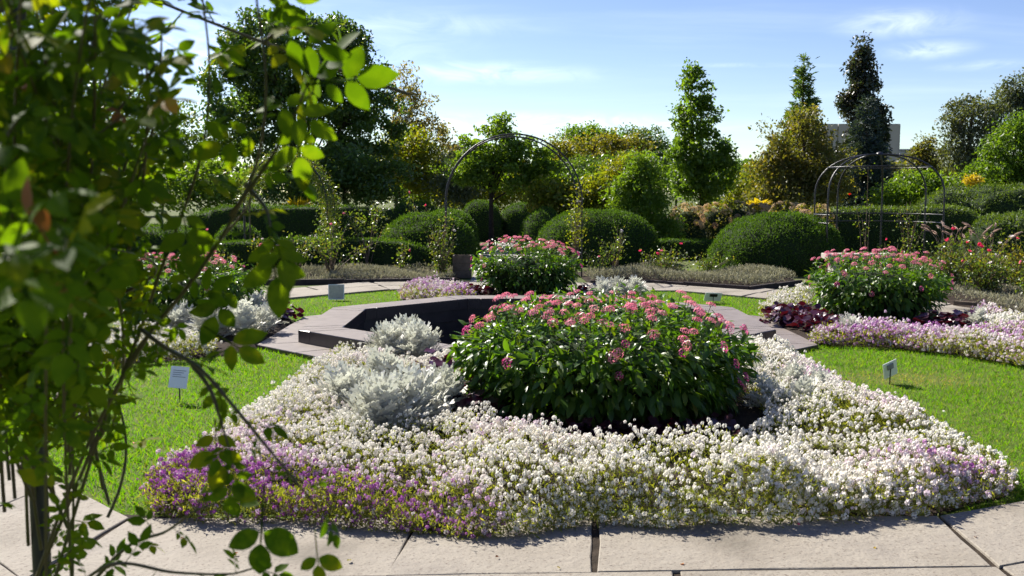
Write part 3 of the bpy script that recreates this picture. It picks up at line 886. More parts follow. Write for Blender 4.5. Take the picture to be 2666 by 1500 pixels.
ME_AHEAD = [T_alyhead(s) for s in (1, 2, 3)]            # near heads; then thinner ones for the mass and for far beds
A_MASS = [T_alyhead(s, 11, 1.32) for s in (1, 2, 3)]
A_FAR = [T_alyhead(s, 9, 1.45) for s in (1, 2, 3)]
def gauss(P, c, s):
    return np.exp(-(((P - np.asarray(c)[:2]) / np.asarray(s)) ** 2).sum(1))
def alyssum(label, poly, avoid, hmax, dens, purple, nparts, seed, hs=0.0118):
    poly = np.asarray(poly)[:, :2]
    c = poly.mean(0)
    t = thing('alyssum_carpet', (c[0], c[1], 0.02), label, 'ground cover', 'alyssum carpets edging the flower beds')
    A = (poly.max(0) - poly.min(0)).prod()
    n0 = int(dens * A)
    lo, hi = poly.min(0), poly.max(0)
    q = lo + rng.random((n0, 2)) * (hi - lo); q = q[inpoly(q, poly)]
    er = edgedist(q, poly); rimq = q[er < 0.10]           # fuller flowering along the rim
    q = np.vstack([q] + [rimq + rng.normal(size=rimq.shape) * 0.03 for _ in range(2)])
    for f in avoid: q = q[~f(q)]
    W1, W2 = Wob(3.2, seed), Wob(11, seed + 1)
    def height(q):
        ed = edgedist(q, poly); p3 = np.c_[q, np.zeros(len(q))]
        return hmax * (0.58 + 0.42 * np.clip(ed / 0.16, 0, 1) ** 0.7) * (0.86 + 0.20 * W1(p3) + 0.20 * W2(p3))
    # patchy flowering: thinner here and there
    p3 = np.c_[q, np.zeros(len(q))]
    W3 = Wob(4.5, seed + 3)
    W4 = Wob(1.5, seed + 9)
    keep = rng.random(len(q)) < np.clip(0.90 + 0.34 * W3(p3) + 0.12 * W4(p3), 0.15, 1)
    ed0 = edgedist(q, poly)
    keep |= (ed0 < 0.16) & (rng.random(len(q)) < 0.72)
    h = height(q)
    n = keep.sum()
    P = np.c_[q - c, h][keep]
    fall = np.clip(1 - ed0[keep] / 0.15, 0, 1)     # heads also hang down the outer face of the carpet
    P[:, 2] *= 1 - 0.85 * fall * rng.random(n) ** 0.8
    P[:, 2] += rng.normal(size=n) * 0.020 + np.where(rng.random(n) < 0.06, 0.035, 0)
    P[:, 2] = np.maximum(P[:, 2], 0.03)
    pur = purple(q[keep])
    rnd = np.clip(1 - pur + rng.normal(size=n) * (0.08 + 0.21 * pur), 0, 1)
    out = np.c_[q[keep] - c, np.zeros(n)]
    ed = edgedist(q[keep], poly)
    up = np.array((0, 0, 1.0)) + rv(n) * 0.30 + nrm(out) * np.clip(0.7 - ed * 3, 0, 0.7)[:, None]
    Rm = frames(np.cross(nrm(up), (0.3, 0.9, 0.2)), up)
    S = hs * (0.55 + 0.70 * rng.random(n)) * (1.0 + 0.16 * W4(p3)[keep])
    S = np.c_[S, S, S * (0.9 + 0.5 * rng.random(n))]
    dist = np.linalg.norm(q[keep], axis=1)
    order = np.argsort(dist)
    big, rest = order[:nparts], order[nparts:]
    if nparts:
        # one mesh for each tint of flower, shared between its heads
        lv = 8
        mes = []
        for s in range(lv):
            V, F = ME_AHEAD[s % 3]
            mes.append(mesh_np('flower_head', V, F, M_WHITEFL, np.full(len(V), (s + 0.5) / lv)))
        b_ = np.minimum((rnd[big] * lv).astype(int), lv - 1)
        for s in range(lv):
            k = big[b_ == s]
            if len(k): place('flower_head', mes[s], P[k], Rm[k], S[k][:, 0], t)
    for s in range(3):
        k = rest[s::3]
        if len(k): scatter('flower_heads', (A_MASS if nparts else A_FAR)[s], P[k], Rm[k], S[k], M_WHITEFL, t, rnd[k])
    # foliage and stalks below
    nl = int(n * (3.4 if nparts else 2.2))
    k = rng.integers(len(q), size=nl)
    ql = q[k] + rng.normal(size=(nl, 2)) * 0.02
    zl = height(ql) * (1 - 0.85 * rng.random(nl) ** 1.4) - 0.006
    eq = edgedist(q, poly); kr = np.where(eq < 0.14)[0]
    if len(kr):                                   # thicker skirt of leaves round the rim
        kk = rng.choice(kr, int(len(kr) * (3.0 if nparts else 1.5))); qr = q[kk] + rng.normal(size=(len(kk), 2)) * 0.018
        zr = height(qr) * (0.04 + 0.92 * rng.random(len(kk)))
        ql, zl = np.vstack([ql, qr]), np.r_[zl, zr]; nl = len(ql)
    d = rv(nl) * 0.9 + np.array((0, 0, 0.65))
    scatter('foliage', T_leaf1(0.22), np.c_[ql - c, np.maximum(zl, 0.015)], frames(d, rv(nl) + np.array((0, 0, 0.6))), (0.022 + 0.018 * rng.random(nl)) * (1.0 if nparts else 1.4), M_ALY_LEAF, t)
    return t
def ell(c, rx, ry):
    return lambda q: (((q - np.asarray(c)[:2]) / np.array((rx, ry))) ** 2).sum(1) < 1
def GA(px, py): return G(px, py, 0.12)
def pur_front(q):
    w = Wob(2.6, 44)(np.c_[q, np.zeros(len(q))])
    m = 1.35 * gauss(q, GA(540, 1300), (0.66, 0.42)) + 1.35 * gauss(q, GA(820, 1335), (0.52, 0.30)) + 1.35 * gauss(q, GA(1100, 1365), (0.54, 0.24)) \
        + 1.1 * gauss(q, GA(1340, 1370), (0.30, 0.14)) + 1.2 * gauss(q, GA(2400, 1235), (0.40, 0.22)) + 0.35 * gauss(q, GA(2120, 1000), (0.5, 0.3)) \
        + 0.5 * gauss(q, GA(480, 1225), (0.25, 0.3)) + 0.25 * gauss(q, GA(2400, 1300), (0.5, 0.2))
    m = m + 0.30 * gauss(q, GA(1250, 1200), (0.5, 0.3)) + 0.35 * gauss(q, GA(2320, 1090), (0.35, 0.3)) + 0.30 * gauss(q, GA(700, 1150), (0.4, 0.3)) + 0.25 * gauss(q, GA(2480, 1270), (0.3, 0.2))
    w2 = Wob(5.5, 91)(np.c_[q, np.zeros(len(q))])
    return np.clip(m * (0.85 + 0.35 * w) + 0.03 + 0.10 * w2, 0, 1)
MILLER_FRONT = [(905, 1110, .34), (985, 1175, .40), (1075, 1150, .39), (1160, 1115, .33), (1000, 1095, .39), (1010, 960, .33), (1095, 968, .36), (1060, 935, .33),
                (2005, 1090, .21), (2095, 1105, .23), (2060, 1050, .22), (1985, 1015, .18), (2135, 1060, .20)]
av_front = [ell((0.62, 6.72), 1.08, 1.27)] + [ell(G(x, y + 4), 0.17, 0.16) for x, y, s in MILLER_FRONT] + [ell(G(1150, 1060), 0.22, 0.25), ell(G(1250, 1120), 0.25, 0.18),
            ell(G(1560, 1150), 0.85, 0.20)] + [lambda q: inpoly(q, octagon(PC[0], PC[1], 2.88, 2.82))]
alyssum('deep white and purple alyssum carpet spilling over the paving before the widest pentas', BED_FRONT, av_front, 0.235, 1600, pur_front, 300, 5, 0.0134)
def pur_right(q):
    w = Wob(2.6, 41)(np.c_[q, np.zeros(len(q))])
    return np.clip(0.44 + 0.22 * w - 0.5 * gauss(q, G(2600, 870), (0.8, 0.5)) - 0.4 * gauss(q, G(2040, 800), (0.5, 0.6)), 0, 0.9)
strip_r = GP([(2110, 882), (2200, 864), (2360, 874), (2480, 884), (2560, 872), (2500, 830), (2560, 818), (2680, 850), (2780, 890), (2780, 945), (2700, 952), (2480, 916), (2300, 897), (2130, 891)])
alyssum('lilac and white alyssum strip edging the bed before the bench', strip_r, [ell(C_RIGHT, 0.9, 0.8)], 0.19, 1000, pur_right, 0, 8, 0.013)
alyssum('small pale yellowish white alyssum clump beside dark red leaves', GP([(1985, 808), (2010, 785), (2090, 772), (2140, 775), (2090, 800), (2020, 830), (1990, 832)]),
        [], 0.20, 700, lambda q: np.full(len(q), 0.08), 0, 9, 0.013)
alyssum('pale pink alyssum patch between the pool and the far path', GP([(1038, 772), (1075, 756), (1230, 752), (1240, 778), (1150, 786), (1070, 782)]), [ell(C_FAR, 0.8, 0.6)], 0.20, 650,
        lambda q: np.clip(0.42 + 0.3 * Wob(2.6, 77)(np.c_[q, np.zeros(len(q))]), 0, 0.7), 0, 10, 0.014)
alyssum('creamy white alyssum edging below the dusty miller by the climbing rose', GP([(130, 905), (400, 875), (470, 890), (560, 905), (540, 922), (430, 932), (200, 945)]), [], 0.20, 650,
        lambda q: np.full(len(q), 0.05), 0, 13, 0.013)

T_MILL = [T_miller(s) for s in (1, 2, 3, 4)]
ME_MILL = [mesh_np('leaf', *T, M_MILLER) for T in T_MILL]
def miller(px, py, s, label, nl=64, z=0.05):
    p = G(px, py)
    t = thing('dusty_miller', (p[0], p[1], z), label, 'silver plant', 'dusty miller plants in the beds')
    a = rng.random(nl) * 6.283; k = rng.random(nl) ** 0.8
    el = 1.45 - 1.25 * k
    d = np.c_[np.cos(a) * np.cos(el), np.sin(a) * np.cos(el), np.sin(el)]
    P = np.c_[np.cos(a) * 0.05 * k, np.sin(a) * 0.05 * k, 0.02 + (1 - k) * s * 0.35] + rng.normal(size=(nl, 3)) * 0.018
    P[:, 2] = np.maximum(P[:, 2], 0.01)
    nn = np.c_[-np.cos(a) * 0.4, -np.sin(a) * 0.4, np.full(nl, 1.0)] + rv(nl) * 0.3
    Rm = frames(d + rv(nl) * 0.12, nn); S = s * (0.55 + 0.45 * rng.random(nl)) * 0.78
    for q in range(4):
        place('leaf', ME_MILL[q], P[q::4], Rm[q::4], S[q::4], t)
    V, F = merge([tube(bez((0, 0, -0.03), (x * 0.3, y * 0.3, s * 0.25), (x, y, s * 0.5), 4), (0.006, 0.005, 0.004, 0.003), 4)
                  for x, y in rng.normal(size=(6, 2)) * 0.06])
    obj('stems', mesh_np('stems', V, F, M_MILLER), t, None, 'stuff')
    return t
for x, y, s in MILLER_FRONT:
    if x < 1400 and y > 1000: lb = 'silver dusty miller in the tall clump inside the white alyssum beside purple leaves'
    elif x < 1400: lb = 'silver dusty miller beside the pool apron at the end of the white alyssum'
    else: lb = 'silver grey dusty miller shaded by the widest pentas bush, lawn label sign beyond'
    miller(x, y, s, lb, 84)
for x, y, s in ((470, 880, .32), (545, 892, .34), (630, 890, .34), (690, 878, .28), (520, 850, .34), (600, 850, .36), (665, 850, .32)):
    miller(x, y, s, 'silver dusty miller in the mound beside the apron corner and the climbing rose', 70)
for x, y, s in ((1570, 788, .26), (1610, 784, .28), (1650, 780, .27)):
    miller(x, y, s, 'silver dusty miller beside the pentas bush below the tall arch', 60)
for x, y, s in ((2205, 888, .2), (2545, 868, .22), (2610, 880, .2)):
    miller(x, y, s, 'small dusty miller tucked into the lilac alyssum strip', 50)

ME_HEU = [mesh_np('leaf', *T_round(9, 0.5), M_HEUCH)]
def heuchera(px, py, label, s=0.085, nl=48, h=0.20, r=0.15):
    p = G(px, py)
    t = thing('dark_red_plant', (p[0], p[1], 0.05), label, 'foliage plant', 'dark red leaved plants in the beds')
    a = rng.random(nl) * 6.283; k = np.sqrt(rng.random(nl))
    P = np.c_[np.cos(a) * k * r, np.sin(a) * k * r, h * (1 - 0.6 * k ** 2) * (0.5 + 0.5 * rng.random(nl))]
    d = np.c_[np.cos(a), np.sin(a), np.full(nl, -0.1)] + rv(nl) * 0.5
    nn = np.c_[np.cos(a) * 0.5 * k, np.sin(a) * 0.5 * k, np.full(nl, 0.9)] + rv(nl) * 0.65
    place('leaf', ME_HEU[0], P, frames(d, nn), s * (0.7 + 0.5 * rng.random(nl)), t)
for x, y in ((1120, 1020), (1160, 1050), (1150, 1085), (1200, 1110), (1235, 1125), (1185, 1020)):
    heuchera(x, y, 'dark red leaved plant between dusty miller and the widest pentas bush', 0.10, 54, 0.27, 0.17)
for x, y in ((1290, 1152), (1370, 1165), (1450, 1172), (1530, 1176), (1610, 1176), (1690, 1172), (1770, 1165), (1850, 1150), (1410, 1140), (1570, 1150), (1730, 1145)):
    heuchera(x, y, 'dark purple leaved plant in shade at the foot of the widest pentas bush', 0.075, 30, 0.13)
for x, y in ((2030, 842), (2070, 858), (2110, 872), (2150, 882), (2060, 832), (2105, 848), (2150, 862), (2025, 858)):
    heuchera(x, y, 'dark burgundy leaved plant beside the apron corner and pale alyssum', 0.085, 46, 0.2, 0.19)
for x, y in ((2430, 862), (2475, 866), (2510, 858)):
    heuchera(x, y, 'dark purple leaved plant in the shadow of the pentas by lilac alyssum')
for x, y in ((705, 838), (730, 846), (745, 838), (690, 826)):
    heuchera(x, y, 'dark red leaved plant beside dusty miller near the pool apron')
for x, y in ((1225, 778), (1255, 782), (1535, 778), (1200, 774)):
    heuchera(x, y, 'dark purple leaved plant at the foot of the pentas below the arch')

# ================================================================== HEDGES
T_SPRIG = T_leaf1(0.30, 0.12)
def hedge(name, label, cat, cx, cy, rx, ry, h, n, e1=0.8, e2=1.0, mat=None, sz=0.055, rot=0.0, seed=1, bump=0.04, group=None, shag=0.35):
    t = thing(name, (cx, cy, 0), label, cat, group)
    t.rotation_euler = (0, 0, rot)
    V, F = superdome(rx, ry, h, e1, e2, 56, 18, bump, seed)
    obj('light_block_dome', mesh_np('light_block_dome', V * 0.965, F, M_CORE, None, True), t)  # opaque dark dome added behind the sprigs to stop light passing
    P, N = sample(V, F, n)
    P = P - N * (rng.random(n) * 0.06)[:, None] + N * (np.where(rng.random(n) < 0.05, 0.05, 0) * rng.random(n))[:, None]
    thin = Wob(5, seed + 30)(P) > 1.15
    P[thin] -= N[thin] * 0.05
    P[:, 2] = np.maximum(P[:, 2], 0.02)
    d = N * 0.75 + rv(n) * (0.55 + shag) + np.array((0, 0, 0.25))
    scatter('leaves', T_SPRIG, P, frames(d, N * 0.6 + rv(n)), sz * (0.6 + 0.7 * rng.random(n)), mat or M_YEW, t)
    return t
def hpx(px, Y): return (px - 1333) / FPX * (Y * 1.0)
hg = 'clipped yew domes'
hedge('yew_dome', 'rounded clipped yew dome beside the planter and the arch leg with pale climbing rose', 'hedge', hpx(1112, 21.8), 21.8, 1.10, 1.2, 1.20, 17000, seed=1, group=hg)
hedge('yew_dome', 'dark clipped yew dome tucked behind the dome by the planter', 'hedge', hpx(1165, 25.2), 25.2, 0.85, 1.0, 1.22, 11000, seed=2, group=hg)
hedge('yew_dome', 'small clipped yew dome rising behind the straight hedge near the arch', 'hedge', hpx(1085, 27.5), 27.5, 0.85, 1.0, 1.42, 9000, seed=3, group=hg)
hedge('yew_dome', 'dark clipped yew dome at the end of the gravel walk below the slender tree', 'hedge', hpx(1252, 33), 33, 0.80, 0.9, 1.28, 9000, seed=4, group=hg)
hedge('yew_dome', 'dark clipped yew dome across the gravel walk from the slender tree', 'hedge', hpx(1362, 33.5), 33.5, 0.95, 0.9, 1.26, 9000, seed=5, group=hg)
hedge('yew_dome', 'narrow clipped yew dome squeezed behind the broad dome at the arch', 'hedge', hpx(1412, 26), 26, 0.62, 0.9, 1.18, 8000, seed=6, group=hg)
hedge('yew_dome', 'broad clipped yew dome standing behind the right leg of the tall arch', 'hedge', hpx(1555, 22.6), 22.6, 1.46, 1.25, 1.20, 20000, seed=7, group=hg)
hedge('yew_dome', 'very broad clipped yew dome between the grey border and the domed arbour', 'hedge', hpx(2022, 20.2), 20.2, 1.40, 1.45, 1.20, 24000, seed=8, group=hg)
hedge('yew_dome', 'small clipped yew dome beside reddish shrub behind the climbing rose', 'hedge', hpx(625, 22), 22, 0.55, 0.6, 0.92, 5000, seed=9, group=hg)
hw = 'straight clipped hedges'
hedge('yew_hedge', 'long straight clipped hedge behind the sparse garden roses', 'hedge', hpx(800, 27), 27, 3.3, 0.5, 1.20, 22000, 0.30, 0.35, seed=10, group=hw)
hedge('yew_hedge', 'low straight clipped hedge behind the grey border and the bare rose canes', 'hedge', hpx(835, 20.8), 20.8, 2.3, 0.45, 0.62, 15000, 0.30, 0.35, seed=11, group=hw)
hedge('yew_hedge', 'very low clipped hedge joining the two broad yew domes', 'hedge', hpx(1790, 23.8), 23.8, 0.95, 0.4, 0.46, 6000, 0.30, 0.35, seed=12, group=hw)
hedge('yew_hedge', 'dark green hedge behind the bench and the domed arbour', 'hedge', hpx(2330, 24.0), 24.0, 2.2, 0.6, 1.24, 15000, 0.35, 0.4, M_YEW_LT, 0.07, seed=13, group=hw, shag=0.6)
hedge('spreading_yew', 'tall loose bank of yew rising behind the hedge by the arbour', 'shrub', hpx(2640, 26), 27, 2.3, 1.6, 1.72, 15000, 0.6, 0.8, M_YEW_LT, 0.08, seed=14, bump=0.06, shag=0.7)
hedge('spreading_yew', 'rounded loose yew behind the pink and white garden roses', 'shrub', hpx(2640, 19), 19.2, 0.95, 0.9, 1.22, 9000, 0.8, 0.9, M_YEW_LT, 0.07, seed=15, bump=0.06, shag=0.6)
hedge('spreading_yew', 'loose yew left of the bare rose canes in shade', 'shrub', hpx(330, 21), 21, 1.8, 0.8, 0.95, 12000, 0.6, 0.8, M_YEW, 0.06, seed=16, bump=0.06)

# ================================================================== TREES
def in_blob(b, n, Y, shell=0.5):
    px, py, rx, ry = b[:4]
    c = D(px, py, Y); k = Y / FPX
    d = rv(n); r_ = (shell + (1 - shell) * rng.random(n)) ** 0.6
    return c + d * r_[:, None] * np.array((rx * k, rx * k * 0.8, ry * k))
def tree(name, label, cat, Y, base_px, blobs, nclump, nleaf, leaf, mat, bark=None, trunk_r=0.12, trunk_top=None, nlimb=8, sigma=0.28, lw=0.55,
         group=None, fork=0.35, extra=None, shell=0.35, limb_r=0.35, flat=1.0):
    bark = bark or M_BARK
    b0 = D(base_px, 500, Y); b0 = np.array((b0[0], Y, 0.0))
    t = thing(name, b0, label, cat, group)
    w = np.array([b[2] * b[3] * (b[4] if len(b) > 4 else 1.0) for b in blobs]); w = w / w.sum()
    cnt = np.maximum(1, (w * nclump).astype(int))
    C = np.vstack([in_blob(b, c, Y, shell) for b, c in zip(blobs, cnt)]) - b0
    C[:, 2] = np.maximum(C[:, 2], 0.15)
    top = C[:, 2].max() if trunk_top is None else trunk_top
    if trunk_r > 0:
        tp = smoothline([(0, 0, -0.05), (rng.normal() * 0.04, 0, top * 0.3), (rng.normal() * 0.10, rng.normal() * 0.08, top * 0.65), (C[:, 0].mean() * 0.6, 0, top * 0.93)], 14)
        tr = trunk_r * np.linspace(1, 0.16, 14); tr[0] *= 1.3
        V, F = tube(tp, tr, 9)
        obj('trunk', mesh_np('trunk', V, F, bark, None, True), t)
        sel = rng.choice(len(C), min(nlimb, len(C)), replace=False)
        for s in sel:
            e = C[s]; f = fork + (0.9 - fork) * np.clip((e[2] / top) - 0.25, 0, 1) * rng.random()
            p0 = tp[int(min(13, max(1, f * 13)))]
            if p0[2] > e[2]: p0 = tp[max(1, int(fork * 6))]
            m = (p0 + e) / 2 + np.array((0, 0, 0.12 * np.linalg.norm(e - p0))) + rng.normal(size=3) * 0.08
            ln = bez(p0, m, e, 8)
            V, F = tube(ln, trunk_r * limb_r * np.linspace(1, 0.12, 8), 5)
            obj('limb', mesh_np('limb', V, F, bark, None, True), t)
        # twigs towards many clumps
        tw = []
        for e in C[rng.choice(len(C), min(len(C), 90), replace=False)]:
            q = C[sel[np.argmin(np.linalg.norm(C[sel] - e, axis=1))]] if len(sel) else tp[8]
            p0 = q * 0.6 + tp[7] * 0.4
            tw.append(tube(bez(p0, (p0 + e) / 2 + rng.normal(size=3) * 0.1, e, 4), trunk_r * 0.10 * np.array((1, 0.8, 0.6, 0.3)), 3))
        V, F = merge(tw)
        obj('twigs', mesh_np('twigs', V, F, bark), t, None, 'stuff')
    k = rng.integers(len(C), size=nleaf)
    csz = 0.6 + 0.8 * rng.random(len(C))
    P = C[k] + rv(nleaf) * (rng.random(nleaf) ** 0.5 * 1.75 * sigma * csz[k])[:, None] * np.array((1, 1, 0.75 * flat))
    P[:, 2] = np.maximum(P[:, 2], 0.05)
    d = rv(nleaf) + np.array((0, 0, -0.15)); nn = rv(nleaf) + np.array((0, 0, 0.7))
    crnd = rng.random(len(C))
    r_ = np.clip(crnd[k] * 0.55 + rng.random(nleaf) * 0.45, 0, 0.999)
    cr_ = scatter('crown', T_leaf1(lw, 0.1), P, frames(d, nn), leaf * (0.6 + 0.7 * rng.random(nleaf)), mat, t, r_)
    return t
def conifer(name, label, Y, base_px, top_py, half_px, mat, n=9000, leaf=0.16, droop=0.25, low=0.3, jag=0.35, group=None, whorls=22, pw=1.0):
    k = Y / FPX
    b0 = np.array((D(base_px, 500, Y)[0], Y, 0.0))
    H = D(base_px, top_py, Y)[2]; RB = half_px * k
    t = thing(name, b0, label, 'tree', group)
    V, F = tube(np.array([(0, 0, -0.05), (0, 0, H * 0.5), (0.02, 0, H * 0.99)]), (0.13, 0.08, 0.012), 8)
    obj('trunk', mesh_np('trunk', V, F, M_BARK, None, True), t)
    Ps, Ds = [], []
    br = []
    for w in range(whorls):
        f = (w + 0.5) / whorls; z = low + (H - low) * f
        R0 = RB * (1 - f) ** pw + 0.06
        nb = int(7 + 7 * (1 - f))
        for b in range(nb):
            a = rng.random() * 6.283; L = R0 * (1 - jag * rng.random())
            d = np.array((math.cos(a), math.sin(a), 0.25 - droop * 2 * (1 - f) + rng.normal() * 0.15)); d = d / np.linalg.norm(d)
            p0 = np.array((0, 0, z + rng.normal() * 0.06))
            m = max(8, int(n * R0 / (RB * whorls * 6)))
            s = rng.random(m) ** 0.6 * L
            q = p0 + d * s[:, None] + rng.normal(size=(m, 3)) * (0.05 + 0.09 * (1 - s / L))[:, None] * np.array((1, 1, 0.8))
            Ps.append(q); Ds.append(d + rv(m) * 0.7)
            br.append(tube(np.array([p0, p0 + d * L * 0.5, p0 + d * L * 0.9]), (0.015, 0.01, 0.004), 3))
    P = np.vstack(Ps); dd = np.vstack(Ds); P[:, 2] = np.maximum(P[:, 2], 0.05)
    V, F = merge(br); obj('branches', mesh_np('branches', V, F, M_BARK), t, None, 'stuff')
    scatter('crown', T_leaf1(0.28, 0.1), P, frames(dd, rv(len(P)) + np.array((0, 0, 0.5))), leaf * (0.6 + 0.7 * rng.random(len(P))), mat, t)
    return t

# big many-stemmed tree
bt = tree('spreading_tree', 'big dark round crowned tree with many fanning bare stems', 'tree', 33, 770,
     [(770, 150, 190, 110), (640, 220, 110, 120), (900, 230, 110, 110), (955, 320, 100, 95), (710, 100, 120, 75), (860, 130, 100, 80), (820, 270, 170, 80, 0.75), (650, 330, 120, 90, 0.9), (780, 370, 170, 50, 0.6), (930, 420, 110, 50, 0.8), (600, 430, 80, 60, 0.6)],
     560, 44000, 0.15, M_T_DARK, trunk_r=0.17, nlimb=30, sigma=0.21, fork=0.12, shell=0.55, limb_r=0.42)
tree('dark_shrub', 'dense dark shrub below the big many stemmed tree', 'shrub', 31, 900, [(900, 455, 110, 70), (980, 470, 90, 60), (820, 480, 80, 40), (760, 500, 100, 30)], 120, 12000, 0.13, M_T_DARK, trunk_r=0.06, nlimb=6, sigma=0.26)
tree('yellowing_tree', 'small yellow green tree beside the dark shrub and the pale sparse tree', 'tree', 37, 1040, [(1050, 430, 90, 75), (1075, 390, 60, 55), (1000, 450, 70, 50), (1105, 480, 50, 40)], 110, 9000, 0.14, M_T_YEL, trunk_r=0.07, nlimb=6, sigma=0.28)
tree('pale_sparse_tree', 'pale sparse tree with yellowing leaves against the bright sky', 'tree', 40, 1030,
     [(1045, 230, 50, 90), (1085, 300, 60, 60), (1125, 355, 75, 45), (1060, 360, 60, 60), (1165, 370, 35, 25)], 130, 4200, 0.13, M_T_BIRCH, M_BARK_PALE, 0.09, nlimb=20, sigma=0.20, shell=0.2)
tree('grey_willow', 'distant grey green round tree beyond the arch', 'tree', 62, 1185, [(1180, 425, 62, 42), (1215, 415, 40, 32)], 80, 5000, 0.22, M_T_GREY, trunk_r=0.14, nlimb=6, sigma=0.35)
tree('slender_tree', 'slender leaning tree with layered branches seen through the tall arch', 'tree', 28, 1280,
     [(1300, 318, 26, 20), (1290, 345, 55, 22), (1225, 365, 30, 14, 0.8), (1360, 372, 40, 18), (1300, 388, 100, 22), (1245, 420, 85, 24), (1375, 410, 70, 26), (1410, 440, 70, 26), (1300, 448, 120, 22), (1400, 478, 90, 20), (1235, 462, 75, 20), (1330, 480, 80, 18)],
     230, 14000, 0.115, M_T_MID, trunk_r=0.085, nlimb=16, sigma=0.17, flat=0.6, fork=0.4)
tree('light_shrub', 'pale green shrub in the gap beside the grey willow', 'shrub', 42, 1140, [(1130, 505, 70, 36), (1170, 470, 50, 40), (1090, 500, 50, 30)], 70, 6000, 0.14, M_T_MID, trunk_r=0.05, nlimb=5, sigma=0.3)
tree('light_shrub', 'bright green shrub rising behind the yellow tipped yew', 'shrub', 38, 1480, [(1440, 480, 80, 40), (1530, 490, 90, 40), (1620, 500, 70, 40)], 90, 9000, 0.14, M_T_MID, trunk_r=0.05, nlimb=5, sigma=0.3)
tree('light_shrub', 'light green airy shrub behind the slender tree', 'shrub', 39, 1290, [(1250, 490, 110, 50), (1340, 500, 90, 45), (1190, 480, 60, 50)], 90, 8000, 0.14, M_T_YEL, trunk_r=0.05, nlimb=5, sigma=0.32)
tree('grey_shrub', 'grey green fine leaved shrub beside the tall arch', 'shrub', 36, 1205, [(1205, 470, 55, 60), (1165, 500, 60, 35)], 50, 5000, 0.11, M_T_GREY, trunk_r=0.05, nlimb=5, sigma=0.30)
tree('autumn_tree', 'broad tree with orange tinged top behind the tall arch', 'tree', 46, 1540, [(1530, 400, 110, 50), (1620, 400, 90, 50), (1470, 420, 60, 50), (1570, 455, 120, 40)], 170, 15000, 0.15, M_T_ORANGE, trunk_r=0.16, nlimb=10, sigma=0.30)
tree('background_tree', 'dark green tree top showing above the orange tinged tree', 'tree', 58, 1520, [(1520, 352, 62, 22), (1560, 372, 60, 30)], 70, 5000, 0.17, M_T_MID, trunk_r=0.16, nlimb=5, sigma=0.34)
tree('background_tree', 'dark double topped tree between the orange tinged tree and the upright tree', 'tree', 60, 1670, [(1645, 362, 40, 26), (1700, 362, 34, 30), (1680, 410, 90, 40)], 90, 6000, 0.17, M_T_DARK, trunk_r=0.16, nlimb=5, sigma=0.34)
tree('round_shrub', 'round dark green shrub in front of the orange tinged tree', 'shrub', 40, 1540, [(1530, 455, 100, 48), (1460, 470, 60, 40), (1610, 450, 80, 40)], 100, 10000, 0.13, M_T_DARK, trunk_r=0.06, nlimb=6, sigma=0.26)
tree('spreading_yew', 'yellow tipped yew with upswept branches above the broad dome', 'shrub', 27, 1460, [(1440, 520, 60, 40), (1500, 525, 70, 40), (1400, 500, 40, 24), (1560, 520, 60, 50)], 90, 9000, 0.11, M_T_YEL, trunk_r=0.05, nlimb=8, sigma=0.20)
tree('conical_yew', 'tall conical yew with lit side beside the upright tree', 'tree', 25.5, 1690, [(1690, 560, 70, 70), (1680, 490, 62, 62), (1670, 440, 40, 40), (1640, 520, 55, 60), (1720, 600, 50, 40)], 150, 17000, 0.10, M_T_MID, trunk_r=0.09, nlimb=8, sigma=0.19, lw=0.35)
tree('yellow_yew', 'yellowish yew leaning against the conical yew', 'shrub', 27.5, 1610, [(1600, 480, 60, 60), (1640, 440, 50, 40), (1600, 540, 60, 50)], 70, 8000, 0.11, M_T_YEL, trunk_r=0.05, nlimb=5, sigma=0.2, lw=0.35)
tree('upright_tree', 'upright oval young tree with a straight slim trunk', 'tree', 30, 1830,
     [(1812, 235, 38, 60), (1806, 185, 18, 25), (1815, 310, 62, 70), (1825, 390, 78, 70), (1850, 450, 72, 60), (1780, 440, 58, 70), (1825, 500, 70, 40), (1880, 400, 40, 50, 0.6)],
     330, 13000, 0.125, M_T_MID, trunk_r=0.075, trunk_top=5.0, nlimb=22, sigma=0.125, fork=0.3)
tree('willow_shrub', 'pale yellow green airy shrub behind the tan hydrangeas', 'shrub', 40, 1950, [(1950, 480, 60, 60), (1930, 530, 70, 30), (2000, 500, 50, 50)], 70, 6000, 0.13, M_T_YEL, trunk_r=0.05, nlimb=5, sigma=0.3)
tree('olive_tree', 'dense olive brown bushy tree in front of the pointed spruce', 'tree', 31, 2090, [(2090, 400, 95, 90), (2040, 450, 80, 70), (2140, 460, 80, 90), (2060, 520, 120, 40), (2100, 320, 52, 42), (2000, 350, 35, 30, 0.3), (2010, 510, 50, 50)],
     230, 20000, 0.115, M_T_OLIVE, trunk_r=0.10, nlimb=14, sigma=0.24)
conifer('pointed_spruce', 'narrow dark pointed spruce rising above the olive brown tree', 40, 2083, 148, 118, M_T_DARK, 19000, 0.22, jag=0.45, whorls=24, droop=0.1)
tree('columnar_tree', 'very tall dark columnar tree behind the blue spruce', 'tree', 43, 2245,
     [(2246, 128, 18, 28), (2243, 185, 31, 40), (2250, 235, 37, 42), (2236, 285, 48, 42), (2262, 335, 46, 50), (2205, 262, 26, 20), (2275, 300, 28, 40), (2240, 400, 66, 56), (2245, 470, 70, 56)], 230, 24000, 0.17, M_T_COPPER, trunk_r=0.13, nlimb=8, sigma=0.20)
conifer('blue_spruce', 'dense bluish grey spruce in front of the tall columnar tree', 35, 2250, 255, 92, M_T_BLUE, 22000, 0.15, jag=0.2, whorls=26, pw=0.8)
